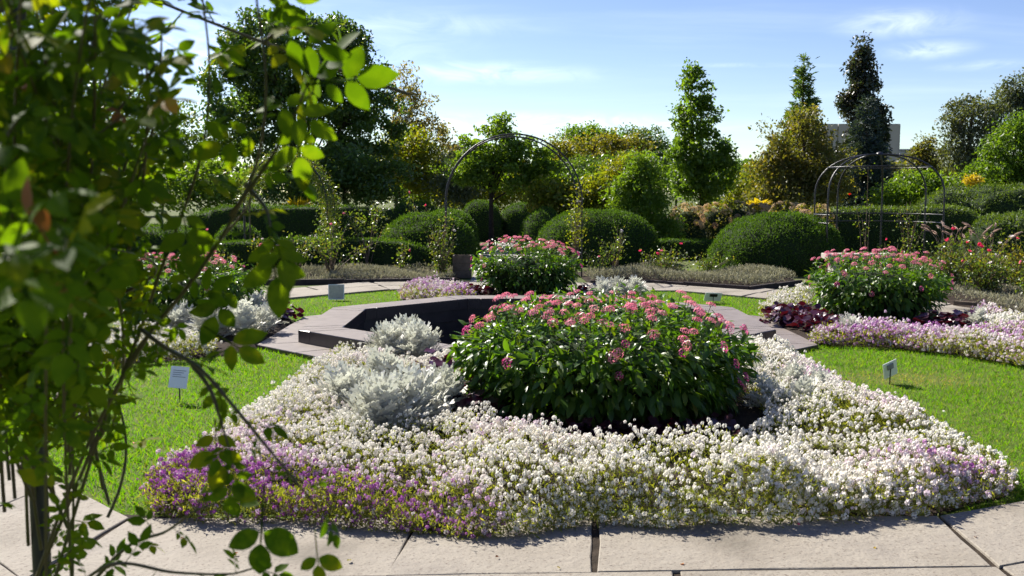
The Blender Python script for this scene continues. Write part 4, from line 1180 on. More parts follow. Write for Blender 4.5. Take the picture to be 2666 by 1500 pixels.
tree('background_tree', 'small pointed green tree beside the concrete tower', 'tree', 48, 2412, [(2412, 375, 20, 24), (2412, 410, 38, 30), (2420, 450, 50, 30)], 60, 5000, 0.15, M_T_OLIVE, trunk_r=0.10, nlimb=4, sigma=0.25)
tree('green_shrub', 'bright green shrub behind the domed arbour', 'shrub', 30, 2390, [(2370, 490, 70, 45), (2440, 500, 60, 36), (2330, 520, 50, 30)], 80, 8000, 0.11, M_T_MID, trunk_r=0.05, nlimb=5, sigma=0.24)
tree('grey_pine', 'grey green pine with a bare forked trunk above the yew bank', 'tree', 44, 2515, [(2545, 300, 75, 50), (2500, 400, 45, 55), (2560, 380, 60, 50), (2480, 330, 30, 30, 0.6)], 120, 9000, 0.15, M_T_GREY, M_BARK_PALE, 0.16, nlimb=8, sigma=0.30)
tree('grey_pine', 'taller grey green pine with drooping top behind the bright juniper', 'tree', 48, 2660, [(2630, 255, 60, 34), (2690, 240, 70, 50), (2660, 320, 90, 60)], 110, 9000, 0.16, M_T_GREY, M_BARK_PALE, 0.18, nlimb=8, sigma=0.32)
tree('juniper', 'bright feathery green juniper behind the yew bank', 'tree', 31, 2640, [(2640, 400, 80, 80), (2600, 460, 85, 50), (2670, 340, 50, 60), (2700, 450, 80, 80)], 200, 17000, 0.115, M_T_MID, trunk_r=0.09, nlimb=8, sigma=0.20, lw=0.4)
tree('orange_shrub', 'small orange autumn shrub before the bright juniper', 'shrub', 29, 2535, [(2535, 480, 18, 34), (2550, 500, 16, 20)], 18, 900, 0.09, M_YELLOW, trunk_r=0.02, nlimb=3, sigma=0.10)
tree('background_tree', 'dark leafy tree behind the climbing rose, beside the many stemmed tree', 'tree', 34, 330, [(330, 330, 190, 120), (180, 300, 150, 130), (470, 400, 110, 90), (60, 350, 140, 130)], 190, 15000, 0.14, M_T_DARK, trunk_r=0.15, nlimb=8, sigma=0.32)
tree('green_shrub', 'mid green shrub left of the leafy left arch', 'shrub', 29, 560, [(560, 470, 100, 60), (440, 480, 120, 60), (280, 480, 140, 60)], 120, 11000, 0.12, M_T_MID, trunk_r=0.05, nlimb=6, sigma=0.26)
for k, px in enumerate((-260, 60, 420, 800, 1180, 1420, 1760, 2060, 2380, 2700, 2960)):
    Yb = 64 + (k * 7) % 11
    tree('belt_shrub', 'large shrub in the green belt closing the garden', 'shrub', Yb, px, [(px, 465, 150, 44), (px + 110, 455, 100, 48), (px - 110, 462, 100, 44)], 110, 4600, 0.34,
         (M_T_MID, M_T_DARK, M_T_OLIVE)[k % 3], trunk_r=0.10, nlimb=4, sigma=0.45, group='shrubs of the belt closing the garden')

# ================================================================== FAR BUILDINGS
Yb = 165.0
def bpt(px, py, Y=Yb): p = D(px, py, Y); return p
tw = thing('concrete_tower', (bpt(2245, 400)[0], Yb, 0), 'pale concrete tower of broad vertical panels beyond the trees', 'building')
x0, x1, zt = bpt(2148, 400)[0] - tw.location[0], bpt(2340, 400)[0] - tw.location[0], bpt(2245, 322)[2]
V, F = boxm(x0, x1, 0.3, 10, 0, zt - 0.25, 0.05)
obj('wall', mesh_np('wall', V, F, M_CONC_DK), tw)
npan = 6
for i in range(npan):
    a = x0 + (x1 - x0) * i / npan; b = x0 + (x1 - x0) * (i + 1) / npan
    for zl, zh in ((0, zt * 0.5), (zt * 0.5, zt)):
        V, F = boxm(a + 0.07, b - 0.07, 0, 0.29, zl + 0.05, zh - 0.03, 0.03)
        obj('panel', mesh_np('panel', V, F, M_CONCRETE), tw)
for i in range(3):
    V, F = boxm(x0 - 0.3, x0 - 0.005, 0.5 + i * 3.1, 3.4 + i * 3.1, 0.05, zt - 0.03, 0.03)
    obj('panel', mesh_np('panel', V, F, M_CONCRETE), tw)
    V, F = boxm(x1 + 0.005, x1 + 0.3, 0.5 + i * 3.1, 3.4 + i * 3.1, 0.05, zt - 0.03, 0.03)
    obj('panel', mesh_np('panel', V, F, M_CONCRETE), tw)
def lowblock(name, label, pxa, pxb, pyt, Y, floors):
    xa, xb, z1 = D(pxa, 450, Y)[0], D(pxb, 450, Y)[0], D(pxa, pyt, Y)[2]
    t = thing(name, ((xa + xb) / 2, Y, 0), label, 'building')
    h = (xb - xa) / 2
    V, F = boxm(-h, h, 0.2, 12, 0, z1 - 0.3, 0.05); obj('wall', mesh_np('wall', V, F, M_FAR_WALL), t)
    V, F = boxm(-h - 0.3, h + 0.3, -0.1, 12.3, z1 - 0.295, z1, 0.05); obj('roof', mesh_np('roof', V, F, M_FAR_WALL), t)
    fh = (z1 - 0.5) / floors
    for f in range(floors):
        n = max(2, int((xb - xa) / 3))
        for i in range(n):
            c = -h + (i + 0.5) * 2 * h / n
            V, F = boxm(c - h / n * 0.8, c + h / n * 0.8, 0.12, 0.195, f * fh + fh * 0.35, f * fh + fh * 0.85, 0.01)
            obj('window', mesh_np('window', V, F, M_GLASS), t)
lowblock('far_block', 'pale grey low block showing beside the upright tree', 1905, 2010, 418, 190, 3)
lowblock('far_block', 'grey block with flat roof adjoining the concrete tower', 2342, 2460, 388, 185, 3)

# ================================================================== IRON ARCHES
def rod(name, pts, r, parent, sides=8, mat=None):
    V, F = tube(pts, r, sides)
    return obj(name, mesh_np(name, V, F, mat or M_IRON, None, True), parent)
def hoop_pts(cx, cy, w, hleg, htop, n=26):
    a = np.linspace(math.pi, 0, n)
    arc = np.c_[cx + w / 2 * np.cos(a), np.full(n, cy), hleg + (htop - hleg) * np.sin(a)]
    return np.vstack([[(cx - w / 2, cy, 0)], [(cx - w / 2, cy, hleg * 0.5)], arc, [(cx + w / 2, cy, hleg * 0.5)], [(cx + w / 2, cy, 0)]])
Ya = 18.6
ca = thing('iron_arch', (hpx(1338, Ya), Ya, 0), 'tall slim black iron arch of two hoops over the gravel walk', 'arch')
wA = 355 * Ya / FPX; hA = D(1338, 349, Ya)[2]
ca.rotation_euler = (0, 0, R(2.5))
for dy in (0, 0.85):
    rod('hoop', hoop_pts(0, dy, wA, 1.42, hA), 0.016, ca)
hp = hoop_pts(0, 0, wA, 1.42, hA)
for i in (1, 2, 6, 10, 14, 18, 22, 27, 28):
    if i < len(hp): rod('tie_bar', np.array([hp[i], hp[i] + (0, 0.85, 0)]), 0.011, ca, 6)
for sx in (-1, 1):
    for zz_ in (0.45, 0.95):
        rod('tie_bar', np.array([(sx * wA / 2, 0, zz_), (sx * wA / 2, 0.85, zz_)]), 0.011, ca, 6)
Yl = 21.0
la = thing('leafy_arch', (hpx(745, Yl), Yl, 0), 'iron arch overgrown with a fine leaved climber', 'arch')
hl = D(745, 402, Yl)[2]; wl_ = 1.75
for dy in (0, 0.45):
    rod('hoop', hoop_pts(0, dy, wl_, 1.30, hl), 0.016, la)
hp2 = hoop_pts(0, 0, wl_, 1.30, hl)
for i in range(2, 28, 4): rod('tie_bar', np.array([hp2[i], hp2[i] + (0, 0.45, 0)]), 0.010, la, 6)
def along(pts, n, sig):
    seg = np.linalg.norm(np.diff(pts, axis=0), axis=1); s = np.r_[0, np.cumsum(seg)]
    u = rng.random(n) * s[-1]
    return np.stack([np.interp(u, s, pts[:, k]) for k in range(3)], 1) + rng.normal(size=(n, 3)) * sig
cl = thing('arch_climber', (hpx(745, Yl), Yl, 0), 'fine grey green climber hanging over the leafy arch', 'climber')
P = along(hoop_pts(0, 0.2, wl_, 1.30, hl)[4:], 8500, np.array((0.10, 0.22, 0.09)))
P[:, 2] -= np.abs(rng.normal(size=len(P))) * 0.12
P[:, 2] = np.maximum(P[:, 2], 0.02)
scatter('leaves', T_leaf1(0.35), P, frames(rv(len(P)) + np.array((0, 0, -0.5)), rv(len(P))), 0.045 + 0.03 * rng.random(len(P)), M_ROSE_BG, cl)
V, F = merge([tube(hoop_pts(rng.normal() * 0.04, 0.1 + rng.random() * 0.3, wl_ + rng.normal() * 0.05, 1.3, hl + rng.normal() * 0.03), 0.008, 4) for _ in range(3)])
obj('stems', mesh_np('stems', V, F, M_CANE), cl)

Yg = 19.6
gz = thing('domed_arbour', (hpx(2282, Yg), Yg, 0), 'round black iron arbour with domed ribs and a ball finial', 'arbour')
rg = 158 * Yg / FPX; hgz = D(2270, 402, Yg)[2]; hlg = 1.50
NG = 8
for i in range(NG):
    a = i / NG * 2 * math.pi + R(21)
    cx_, sy_ = math.cos(a), math.sin(a)
    if sy_ < -0.8: continue                  # open towards the path
    b = np.linspace(0, math.pi / 2, 13)
    c8, s8 = np.cos(b) ** 0.85, np.sin(b) ** 0.85
    arc = np.c_[rg * c8 * cx_, rg * c8 * sy_, hlg + (hgz - hlg) * s8]
    rod('rib', np.vstack([[(rg * cx_, rg * sy_, 0)], [(rg * cx_, rg * sy_, hlg * 0.5)], arc]), 0.017, gz)
for zz_, rr, a0_, a1_ in ((1.00, rg, R(-24), R(204)), (1.16, rg, R(-24), R(204)), (2.08, rg * 0.80, 0, 2 * math.pi)):
    a = np.linspace(a0_, a1_, 41)
    rod('ring_rail', np.c_[rr * np.cos(a), rr * np.sin(a), np.full(41, zz_)], 0.011, gz, 6)
V, F = superdome(0.07, 0.07, 0.06, 1, 1, 14, 7, 0, 1)
obj('finial', mesh_np('finial', V + np.array((0, 0, hgz - 0.01)), F, M_IRON, None, True), gz)

# bench and planter
pb = G(2245, 725)
bn = thing('stone_bench', (hpx(2236, 18.2), 18.2, 0), 'low pale stone slab bench beneath the domed arbour', 'bench')
for nm, dims in (('seat', (-0.62, 0.62, -0.2, 0.2, 0.38, 0.48)), ('leg', (-0.5, -0.36, -0.16, 0.16, 0, 0.379)), ('leg', (0.36, 0.5, -0.16, 0.16, 0, 0.379))):
    V, F = boxm(*dims, 0.01); obj(nm, mesh_np(nm, V, F, M_CONCRETE), bn)
pl_ = thing('timber_planter', (hpx(1202, 18.4), 18.55, 0), 'small brown timber planter box at the left foot of the tall arch', 'planter')
for (xa, xb, ya, yb) in ((-0.17, 0.17, -0.17, -0.145), (-0.17, 0.17, 0.145, 0.17), (-0.17, -0.145, -0.143, 0.143), (0.145, 0.17, -0.143, 0.143)):
    for k in range(3):
        V, F = boxm(xa, xb, ya, yb, 0.01 + k * 0.14, 0.145 + k * 0.14, 0.004); obj('board', mesh_np('board', V, F, M_TIMBER), pl_)
V, F = boxm(-0.144, 0.144, -0.144, 0.144, 0.01, 0.38, 0.01); obj('soil', mesh_np('soil', V, F, M_SOIL), pl_)

# ================================================================== GREY BORDERS
BORD_L = np.array([(-4.9, 17.15), (-3.9, 17.05), (-1.0, 17.6), (-0.85, 20.2), (-4.9, 20.3)])
BORD_R = np.array([G(1535, 742)[:2], G(1690, 741)[:2], G(1780, 748)[:2], G(1950, 760)[:2], G(2085, 741)[:2], (5.3, 19.2), (3.6, 19.3), (1.25, 19.6)])
BORD_E = np.array([G(2485, 804)[:2], G(2545, 812)[:2], G(2670, 836)[:2], G(2800, 862)[:2], (10.5, 14.5), (9.5, 18.5), (6.6, 17.9), (6.2, 15.9)])
def border(label, poly, strip, n, seed, hmax=0.20):
    bedsheet('border_bed', poly, 0.012, 0.05)
    c = poly.mean(0)
    # only the band along the path is planted with the grey ground cover
    q = polypoints(strip, n)
    W1 = Wob(2.5, seed)
    w = W1(np.c_[q, np.zeros(n)])
    h = hmax * (0.62 + 0.35 * w) * np.clip(edgedist(q, strip) / 0.12 + 0.35, 0.35, 1)
    keep = rng.random(n) < np.clip(0.75 + 0.4 * Wob(4, seed + 2)(np.c_[q, np.zeros(n)]), 0.2, 1)
    q, h = q[keep], h[keep]; n = len(q)
    P = np.c_[q, 0.04 + np.abs(h) * (0.25 + 0.75 * rng.random(n) ** 0.6)]
    o = scatter('grey_groundcover', T_leaf1(0.16, 0.1), P, frames(rv(n) + np.array((0, 0, 0.9)), rv(n)), 0.045 + 0.045 * rng.random(n), M_GREYGC)
    tag(o, label, 'ground cover')
STRIP_L = np.array([(-4.9, 17.25), (-3.9, 17.18), (-1.1, 17.72), (-0.95, 19.3), (-4.9, 19.2)])
STRIP_R = np.array([G(1540, 738)[:2], G(1690, 737)[:2], G(1785, 744)[:2], G(1950, 756)[:2], G(2075, 739)[:2], (5.0, 18.6), (3.2, 18.7), (1.35, 18.9)])
STRIP_E = np.array([G(2495, 800)[:2], G(2560, 808)[:2], G(2670, 831)[:2], G(2780, 856)[:2], (9.8, 13.6), (9.0, 14.8), (7.2, 15.8), (6.4, 15.4)])
border('silvery grey low ground cover along the path below the bare rose canes', BORD_L, STRIP_L, 17000, 61)
border('silvery grey low ground cover along the path before the broad yew dome', BORD_R, STRIP_R, 17000, 65)
border('silvery grey low ground cover below the pink and white garden roses', BORD_E, STRIP_E, 11000, 69, 0.16)
def edging(pts, label, h=0.09, mat=None, segs=0.9):
    pts = [np.asarray(p)[:2] for p in pts]
    t = thing('bed_edging', (pts[0][0], pts[0][1], 0), label, 'edging')
    o = np.array((pts[0][0], pts[0][1]))
    for a, b in zip(pts[:-1], pts[1:]):
        L = np.linalg.norm(b - a); n = max(1, round(L / segs)); d = (b - a) / L; s = np.array((-d[1], d[0])) * 0.03
        for k in range(n):
            p, q = a + d * L * k / n + d * 0.004 - o, a + d * L * (k + 1) / n - d * 0.004 - o
            V, F = prism([p - s, q - s, q + s, p + s], 0.0, h + rng.normal() * 0.006, 0.006)
            obj('edging_block', mesh_np('edging_block', V, F, mat or M_EDGE), t)
edging([BORD_L[0] + (0, 0.02), BORD_L[1] + (0, 0.02), BORD_L[2] + (0, 0.02)], 'dark edging blocks along the bed with bare rose canes')
edging([BORD_R[k] for k in range(5)], 'dark edging blocks round the bed before the broad yew dome')
edging([G(2484, 801), G(2541, 806)], 'short weathered timber log edging the path by the garden roses', 0.11, M_TIMBER, 2)

# ================================================================== GARDEN ROSES AND OTHER PERENNIALS
T_BL = [T_bloom(s) for s in (1, 2)]
ME_BLOOM = {k: [mesh_np('bloom', *T, m) for T in T_BL] for k, m in (('pink', M_ROSEPINK), ('white', M_ROSEWHITE), ('red', M_ROSERED), ('blush', M_PINK))}
def rose(px, Y, h, spread, ncane, nleaf, blooms, label, low=0.25, mat=None, cane=None, leaf=0.05, name='garden_rose', cat='rose bush', bs=0.04, sig=0.07, group='roses of the garden beds'):
    t = thing(name, (hpx(px, Y), Y, 0.03), label, cat, group)
    ends, lines, cobj = [], [], []
    for k in range(ncane):
        a = rng.random() * 6.283; r_ = spread * math.sqrt(rng.random())
        e = np.array((math.cos(a) * r_, math.sin(a) * r_ * 0.7, h * (0.62 + 0.38 * rng.random()) * (1 - 0.25 * (r_ / spread) ** 2)))
        ln = bez((rng.normal() * 0.04, rng.normal() * 0.04, -0.02), (e[0] * 0.35, e[1] * 0.35, e[2] * 0.6), e, 9)
        lines.append(ln); ends.append(e)
        V, F = tube(ln, np.linspace(0.010, 0.004, 9), 5)
        cobj.append(obj('cane', mesh_np('cane', V, F, cane or M_CANE_DRY), t))
    f0 = int(low * 8)
    P = np.vstack([along(l[f0:], nleaf // ncane, sig) for l in lines]); n = len(P)
    P[:, 2] = np.maximum(P[:, 2], 0.03)
    scatter('leaves', T_leaf2(0.6), P, frames(rv(n) + np.array((0, 0, -0.1)), rv(n) + np.array((0, 0, 0.8))), leaf * (0.7 + 0.6 * rng.random(n)), mat or M_ROSE_BG, t)
    for c in blooms:
        ci = rng.integers(len(ends)); e = ends[ci] * (0.92 + 0.12 * rng.random()) + rng.normal(size=3) * 0.05
        e[2] = max(e[2], 0.6 * h) + 0.03
        place('bloom', ME_BLOOM[c][rng.integers(2)], np.array([e]), frames(rv(1), np.array([[rng.normal() * 0.4, -0.5, 1.0]])), bs * (0.8 + 0.4 * rng.random()), cobj[ci])
    return t
rose(865, 18.2, 1.15, 0.75, 18, 620, ['white', 'blush'], 'sparse rose with bare spreading reddish canes above the grey border', 0.55, leaf=0.055)
rose(775, 18.6, 0.95, 0.4, 8, 260, [], 'thin bare rose canes beside the leafy arch', 0.5)
rose(955, 20.2, 1.75, 0.42, 7, 420, ['blush'], 'tall standard rose with a bare stem and light green head', 0.72, leaf=0.06, sig=0.09)
rose(1148, 18.4, 1.35, 0.34, 14, 900, ['white'], 'pale leaved climbing rose at the left foot of the tall arch', 0.1, leaf=0.05)
rose(1045, 18.9, 0.62, 0.3, 6, 160, ['pink'], 'small low rose between the bare canes and the planter', 0.4)
rose(1090, 24.0, 1.9, 0.35, 6, 260, ['pink', 'blush'], 'tall thin rose with one pink bloom behind the first yew dome', 0.6)
rose(1500, 18.7, 1.85, 0.20, 8, 420, [], 'yellow leaved climbing rose twining up the right leg of the tall arch', 0.45, mat=M_T_YEL, leaf=0.055, sig=0.09)
rose(1600, 19.0, 1.05, 0.42, 10, 330, ['white'], 'pale sparse rose with leaning bare canes before the broad yew dome', 0.4)
rose(1740, 18.3, 0.62, 0.55, 16, 900, ['pink', 'pink', 'pink', 'blush'], 'low bushy rose with red buds behind the grey border', 0.15)
rose(1850, 18.8, 0.45, 0.4, 10, 420, [], 'low leafy rose against the very broad yew dome', 0.15)
rose(1560, 18.3, 0.55, 0.4, 9, 420, ['blush'], 'low leafy rose beside the pentas bush and the grey border', 0.15)
rose(2480, 15.6, 1.02, 0.55, 18, 1500, ['pink'] * 7, 'bushy rose with bright pink blooms behind the pentas and the arbour leg', 0.15)
rose(2570, 15.0, 0.80, 0.6, 20, 1700, ['white', 'white', 'white', 'white', 'blush', 'white', 'pink'], 'bushy rose with white and blush blooms above the grey ground cover', 0.1)
rose(2670, 15.6, 0.95, 0.6, 18, 1500, ['pink', 'white', 'pink'], 'leafy reddish tinged rose beside the white and blush rose', 0.1, mat=M_T_ORANGE)
rose(2700, 14.2, 0.62, 0.5, 14, 1000, ['blush', 'red'], 'low leafy rose at the edge of the curving path', 0.1)
rose(2365, 19.7, 1.55, 0.4, 8, 260, [], 'thin climbing rose canes inside the domed arbour', 0.3, leaf=0.055)
rose(2255, 19.9, 2.2, 0.3, 4, 90, ['red'], 'long single climbing cane with one red bloom inside the domed arbour', 0.5)
rose(2330, 18.4, 0.7, 0.4, 9, 330, ['pink', 'blush'], 'low yellowish rose growing beside the stone bench', 0.2)
rose(690, 20.0, 0.75, 0.5, 14, 900, ['white'] * 5 + ['blush'] * 4, 'reddish leaved rose with pale blooms beside the small yew dome', 0.1, mat=M_T_ORANGE)
rose(560, 17.8, 0.8, 0.5, 12, 600, ['pink', 'blush'], 'leafy rose behind the far end of the climbing rose', 0.2)

# tan panicle hydrangeas
ME_PAN = mesh_np('panicle', *T_cluster(34, 9, 4), M_PANICLE)
def hydrangea(px, Y, label, r=0.6, h=1.25, nb=34):
    t = thing('panicle_hydrangea', (hpx(px, Y), Y, 0), label, 'shrub', 'tan flowered hydrangeas')
    V, F = superdome(r, r * 0.8, h, 0.8, 1.0, 24, 10, 0.05, px)
    obj('light_block_dome', mesh_np('light_block_dome', V * 0.85, F, M_CORE, None, True), t)  # opaque dark dome added under the leaves to hold back light
    P, N = sample(V, F, 900)
    scatter('leaves', T_leaf2(0.55), P, frames(N + rv(900), rv(900) + N), 0.09 * (0.7 + 0.5 * rng.random(900)), M_T_OLIVE, t)
    k = np.where(P[:, 2] > 0.5 * h)[0][:nb]
    Rm = frames(np.cross(N[k] + rv(len(k)) * 0.3, (0.2, 0.4, 0.1)), N[k] + np.array((0, 0, 0.5)))
    for p, r_ in zip(P[k] + N[k] * 0.02, Rm):
        o = place('panicle', ME_PAN, np.array([p]), np.array([r_]), 0.085 + 0.04 * rng.random(), t)[0]
for px, Y in ((1790, 27), (1860, 28), (1920, 29), (1985, 28), (2050, 27)):
    hydrangea(px, Y, 'tan flowered hydrangea in the row behind the very broad yew dome')
for px, Y in ((2085, 23), (2130, 23.3)):
    hydrangea(px, Y, 'peach flowered hydrangea peeping over the very broad yew dome', 0.45, 1.28, 12)
# plumed grass
def plume_grass(px, Y, label):
    t = thing('plume_grass', (hpx(px, Y), Y, 0.02), label, 'ornamental grass', 'plumed grasses')
    n = 260; a = rng.random(n) * 6.283
    d = np.c_[np.cos(a), np.sin(a), 0.9 + rng.random(n)]
    scatter('blades', T_blade(0.03), np.c_[rng.normal(size=(n, 2)) * 0.05, np.zeros(n)], frames(d, np.c_[np.cos(a), np.sin(a), np.zeros(n)] * -1 + np.array((0, 0, 1))), 0.55 + 0.3 * rng.random(n), M_T_OLIVE, t)
    Lp = T_leaf(0.22, 0.4, 0.1)
    me = mesh_np('plume', *merge([bake(Lp, np.zeros((1, 3)), frames(np.array([[0, 1, 0]]), np.array([[math.cos(b), 0, math.sin(b)]])), np.array([1.0]))[:2] for b in (0, 1.05, 2.1)]), M_PLUME)
    m = 9; a = rng.random(m) * 6.283
    e = np.c_[np.cos(a) * 0.35, np.sin(a) * 0.3, 0.75 + 0.25 * rng.random(m)]
    V, F = merge([tube(bez((0, 0, 0), (q[0] * 0.4, q[1] * 0.4, q[2] * 0.8), q, 5), 0.003, 3) for q in e])
    obj('stalks', mesh_np('stalks', V, F, M_PLUME), t, None, 'stuff')
    place('plume', me, e, frames(np.c_[np.cos(a), np.sin(a), np.full(m, 0.5)], rv(m)), 0.17, t)
for px in (2475, 2530, 2580): plume_grass(px, 17.4, 'pinkish plumed grass behind the pink roses')
# two bright yellow leaved plants
for px, Y, lb in ((780, 29.5, 'bright yellow leaved plant above the long straight hedge'), (1972, 30, 'bright yellow leaved plant among the tan hydrangeas')):
    t = thing('yellow_plant', (hpx(px, Y), Y, 0), lb, 'foliage plant')
    n = 70; a = rng.random(n) * 6.283
    d = np.c_[np.cos(a), np.sin(a), 0.5 + rng.random(n)]
    zb = 1.05
    place('leaf', mesh_np('leaf', *T_leaf(0.25, 0.2, 0.3), M_YELLOW), np.c_[rng.normal(size=(n, 2)) * 0.12, zb + rng.random(n) * 0.15], frames(d, rv(n) + np.array((0, 0, 1))), 0.34, t)
    V, F = merge([tube(bez((x, y, 0), (x, y, 0.6), (x * 1.5, y * 1.5, zb + 0.1), 4), 0.012, 4) for x, y in rng.normal(size=(7, 2)) * 0.07])
    obj('stems', mesh_np('stems', V, F, M_STEM), t, None, 'stuff')

# ================================================================== LABEL SIGNS
def sign(base, w, h, zc, yaw, tilt, roll, label, back=True, face=None, lines=0, border=False):
    t = thing('plant_label_sign', (base[0], base[1], 0.0), label, 'label sign', 'plant label signs on the lawn')
    rot = Matrix.Rotation(yaw, 4, 'Z') @ Matrix.Rotation(roll, 4, 'Y') @ Matrix.Rotation(tilt, 4, 'X')
    c = Matrix.Translation((0, 0, zc)) @ rot
    def put(nm, dims, mat, bev=0.002):
        V, F = boxm(*dims, bev)
        V = np.array([c @ Vector(v) for v in V])
        return obj(nm, mesh_np(nm, V, F, mat), plate_[0] if plate_ else t)
    plate_ = []
    p = put('plate', (-w / 2, w / 2, -0.002, 0.002, -h / 2, h / 2), M_WHITE, 0.001); plate_.append(p)
    if face: put('label_face', (-w / 2 + 0.012, w / 2 - 0.012, -0.0035, -0.0022, -h / 2 + 0.012, h / 2 - 0.012), face, 0.0003)
    for k in range(lines):
        zz_ = h / 2 - 0.03 - k * 0.016
        put('text_line', (-w * 0.36, w * (0.36 - 0.12 * (k % 3)), -0.0042, -0.0022, zz_ - 0.0035, zz_ + 0.0005), M_INK_SHADOW, 0.0003)
    if back:
        put('bracket', (-w * 0.22, w * 0.22, -0.012, -0.0025, h * 0.05, h * 0.36), M_INK_SHADOW if w < 0.15 else M_IRON, 0.001)  # small sign: grey colour stands for the bracket's shadow through the plate
        top = c @ Vector((0, -0.008, h * 0.1))
    else:
        top = c @ Vector((0, 0.012, 0))
    V, F = tube(np.array([(0, 0, -0.05), (top[0] * 0.5, top[1] * 0.5, top[2] * 0.5), tuple(top)]), 0.005, 6)
    obj('stake', mesh_np('stake', V, F, M_IRON), t)
sign(G(876, 784), 0.235, 0.225, 0.135, 0, R(-8), 0, 'square grey faced label sign with white rim on the lawn by the far path', False, M_SIGNGREY)
sign(G(1856, 792), 0.25, 0.14, 0.105, R(8), R(28), R(3), 'white label sign seen from behind with a dark bracket, far lawn', True)
sign(G(2316, 1003), 0.125, 0.175, 0.135, R(6), R(30), R(-24), 'small crooked white label sign leaning over the worn lawn patch', True)
sign(G(468, 1050), 0.135, 0.165, 0.20, R(4), R(-18), R(6), 'small white label sign with lines of text seen through the climbing rose', False, None, 4)

# ================================================================== FOREGROUND CLIMBING ROSE ON ITS IRON ARCH
PX, PY = -0.926, 1.90
ra = thing('rose_arch', (PX, PY, 0), 'black iron arch post smothered by the climbing rose', 'arch')
a = np.linspace(0, math.pi, 16)
hoop = np.c_[-0.7 + 0.7 * np.cos(a), np.zeros(16), 2.0 + 0.6 * np.sin(a)]
rod('post', np.array([(0, 0, -0.05), (0, 0, 1.0), (0, 0, 1.999)]), 0.0175, ra, 12)
rod('post', np.array([(-1.4, 0, -0.05), (-1.4, 0, 1.0), (-1.4, 0, 1.999)]), 0.0175, ra, 12)
rod('hoop', hoop, 0.0165, ra, 12)
cr_t = thing('climbing_rose', (PX + 0.06, PY, 0), 'big leafy climbing rose with arching canes on the iron post', 'climbing rose')
o3 = np.array((PX + 0.06, PY, 0.0))
def pth(pts): return smoothline([D(x, y, Y) for x, y, Y in pts], 30)
base = lambda: np.array((PX + rng.normal() * 0.06, PY + rng.normal() * 0.08, 0.0))
CANES = []          # (points, leaf start fraction, leaf spacing, leaf size)
CANES.append((np.vstack([[base()], pth([(60, 1600, 1.8), (210, 1200, 1.68), (370, 900, 1.55), (510, 720, 1.48), (610, 560, 1.42), (675, 400, 1.36), (692, 200, 1.32), (668, 0, 1.30), (650, -150, 1.28)])]), 0.55, 0.055, 0.068))
CANES.append((np.vstack([[base()], pth([(120, 1580, 1.85), (300, 1020, 1.68), (470, 770, 1.60), (560, 640, 1.56), (640, 545, 1.52), (660, 470, 1.50)])]), 0.55, 0.060, 0.066))
CANES.append((pth([(370, 860, 1.52), (430, 905, 1.44), (520, 960, 1.36), (610, 1060, 1.32), (700, 1170, 1.30), (780, 1265, 1.30), (835, 1330, 1.32)]), 0.05, 0.050, 0.058))
CANES.append((pth([(500, 950, 1.38), (545, 1010, 1.35), (570, 1080, 1.34), (600, 1180, 1.34)]), 0.2, 0.05, 0.055))
CANES.append((np.vstack([[base()], pth([(200, 1560, 1.75), (330, 1425, 1.66), (430, 1385, 1.6), (500, 1335, 1.58), (560, 1310, 1.57)])]), 0.7, 0.055, 0.065))
CANES.append((np.vstack([[base()], pth([(160, 1560, 1.7), (290, 1470, 1.55), (450, 1490, 1.5), (590, 1495, 1.48), (660, 1480, 1.48)])]), 0.55, 0.07, 0.06))
CANES.append((pth([(600, 560, 1.42), (700, 420, 1.36), (770, 290, 1.34), (800, 222, 1.33)]), 0.45, 0.10, 0.085))
CANES.append((pth([(640, 480, 1.40), (690, 540, 1.36), (705, 592, 1.33)]), 0.55, 0.12, 0.08))
CANES.append((pth([(690, 110, 1.31), (720, 80, 1.29), (725, 75, 1.28)]), 0.3, 0.08, 0.09))
CANES.append((np.vstack([[base()], pth([(100, 1500, 1.9), (330, 950, 1.7), (420, 700, 1.6), (520, 420, 1.5), (545, 180, 1.45), (520, -60, 1.4)])]), 0.3, 0.048, 0.068))
for k in range(84):  # canes above the frame, added on the hoop to shade the rose below
    u = rng.uniform(0.05, 3.3)
    c_ = np.array((PX - 0.7 + 0.7 * math.cos(min(u, math.pi)), PY, 2.0 + 0.6 * math.sin(min(u, math.pi))))
    e = c_ + np.array((rng.normal() * 0.22, rng.normal() * 0.26, rng.normal() * 0.16 - 0.05))
    st = c_ + np.array((rng.normal() * 0.25, rng.normal() * 0.05, -0.25))
    CANES.append((bez(st, c_, e, 10), 0.1, 0.05, 0.115))
NRAND = 96
for k in range(NRAND):
    if k >= 58:
        py = rng.uniform(-120, 480); px = rng.uniform(-120, 420); Y = rng.uniform(1.0, 2.3)
    elif k < 44:
        py = rng.uniform(-120, 760); lim = np.interp(py, (-120, 100, 350, 600, 760), (500, 450, 400, 380, 290))
        px = rng.uniform(-120, lim); Y = rng.uniform(0.75, 1.7) if px < 300 else rng.uniform(1.15, 1.9)
    else:
        py = rng.uniform(760, 1200); lim = np.interp(py, (760, 1000, 1200, 1400), (290, 290, 200, 190))
        px = rng.uniform(-60, lim); Y = rng.uniform(1.45, 2.2)
    e = D(px, py, Y)
    b = base()
    if k % 24: b[2] = rng.uniform(0.9, 1.5)
    m = np.array((b[0] + (e[0] - b[0]) * 0.25 + rng.normal() * 0.10, b[1] + (e[1] - b[1]) * 0.3, max(e[2] * 0.75 + 0.18, b[2] + 0.12)))
    CANES.append((bez(b, m, e, 24), 0.22, 0.036, 0.063 if Y > 1.0 else 0.07))
T_FR = [T_frond(5, 1), T_frond(5, 2), T_frond(3, 3), T_frond(5, 4)]
T_FL = [T_frond(5, 1, True), T_frond(5, 2, True), T_frond(3, 3, True), T_frond(5, 4, True)]
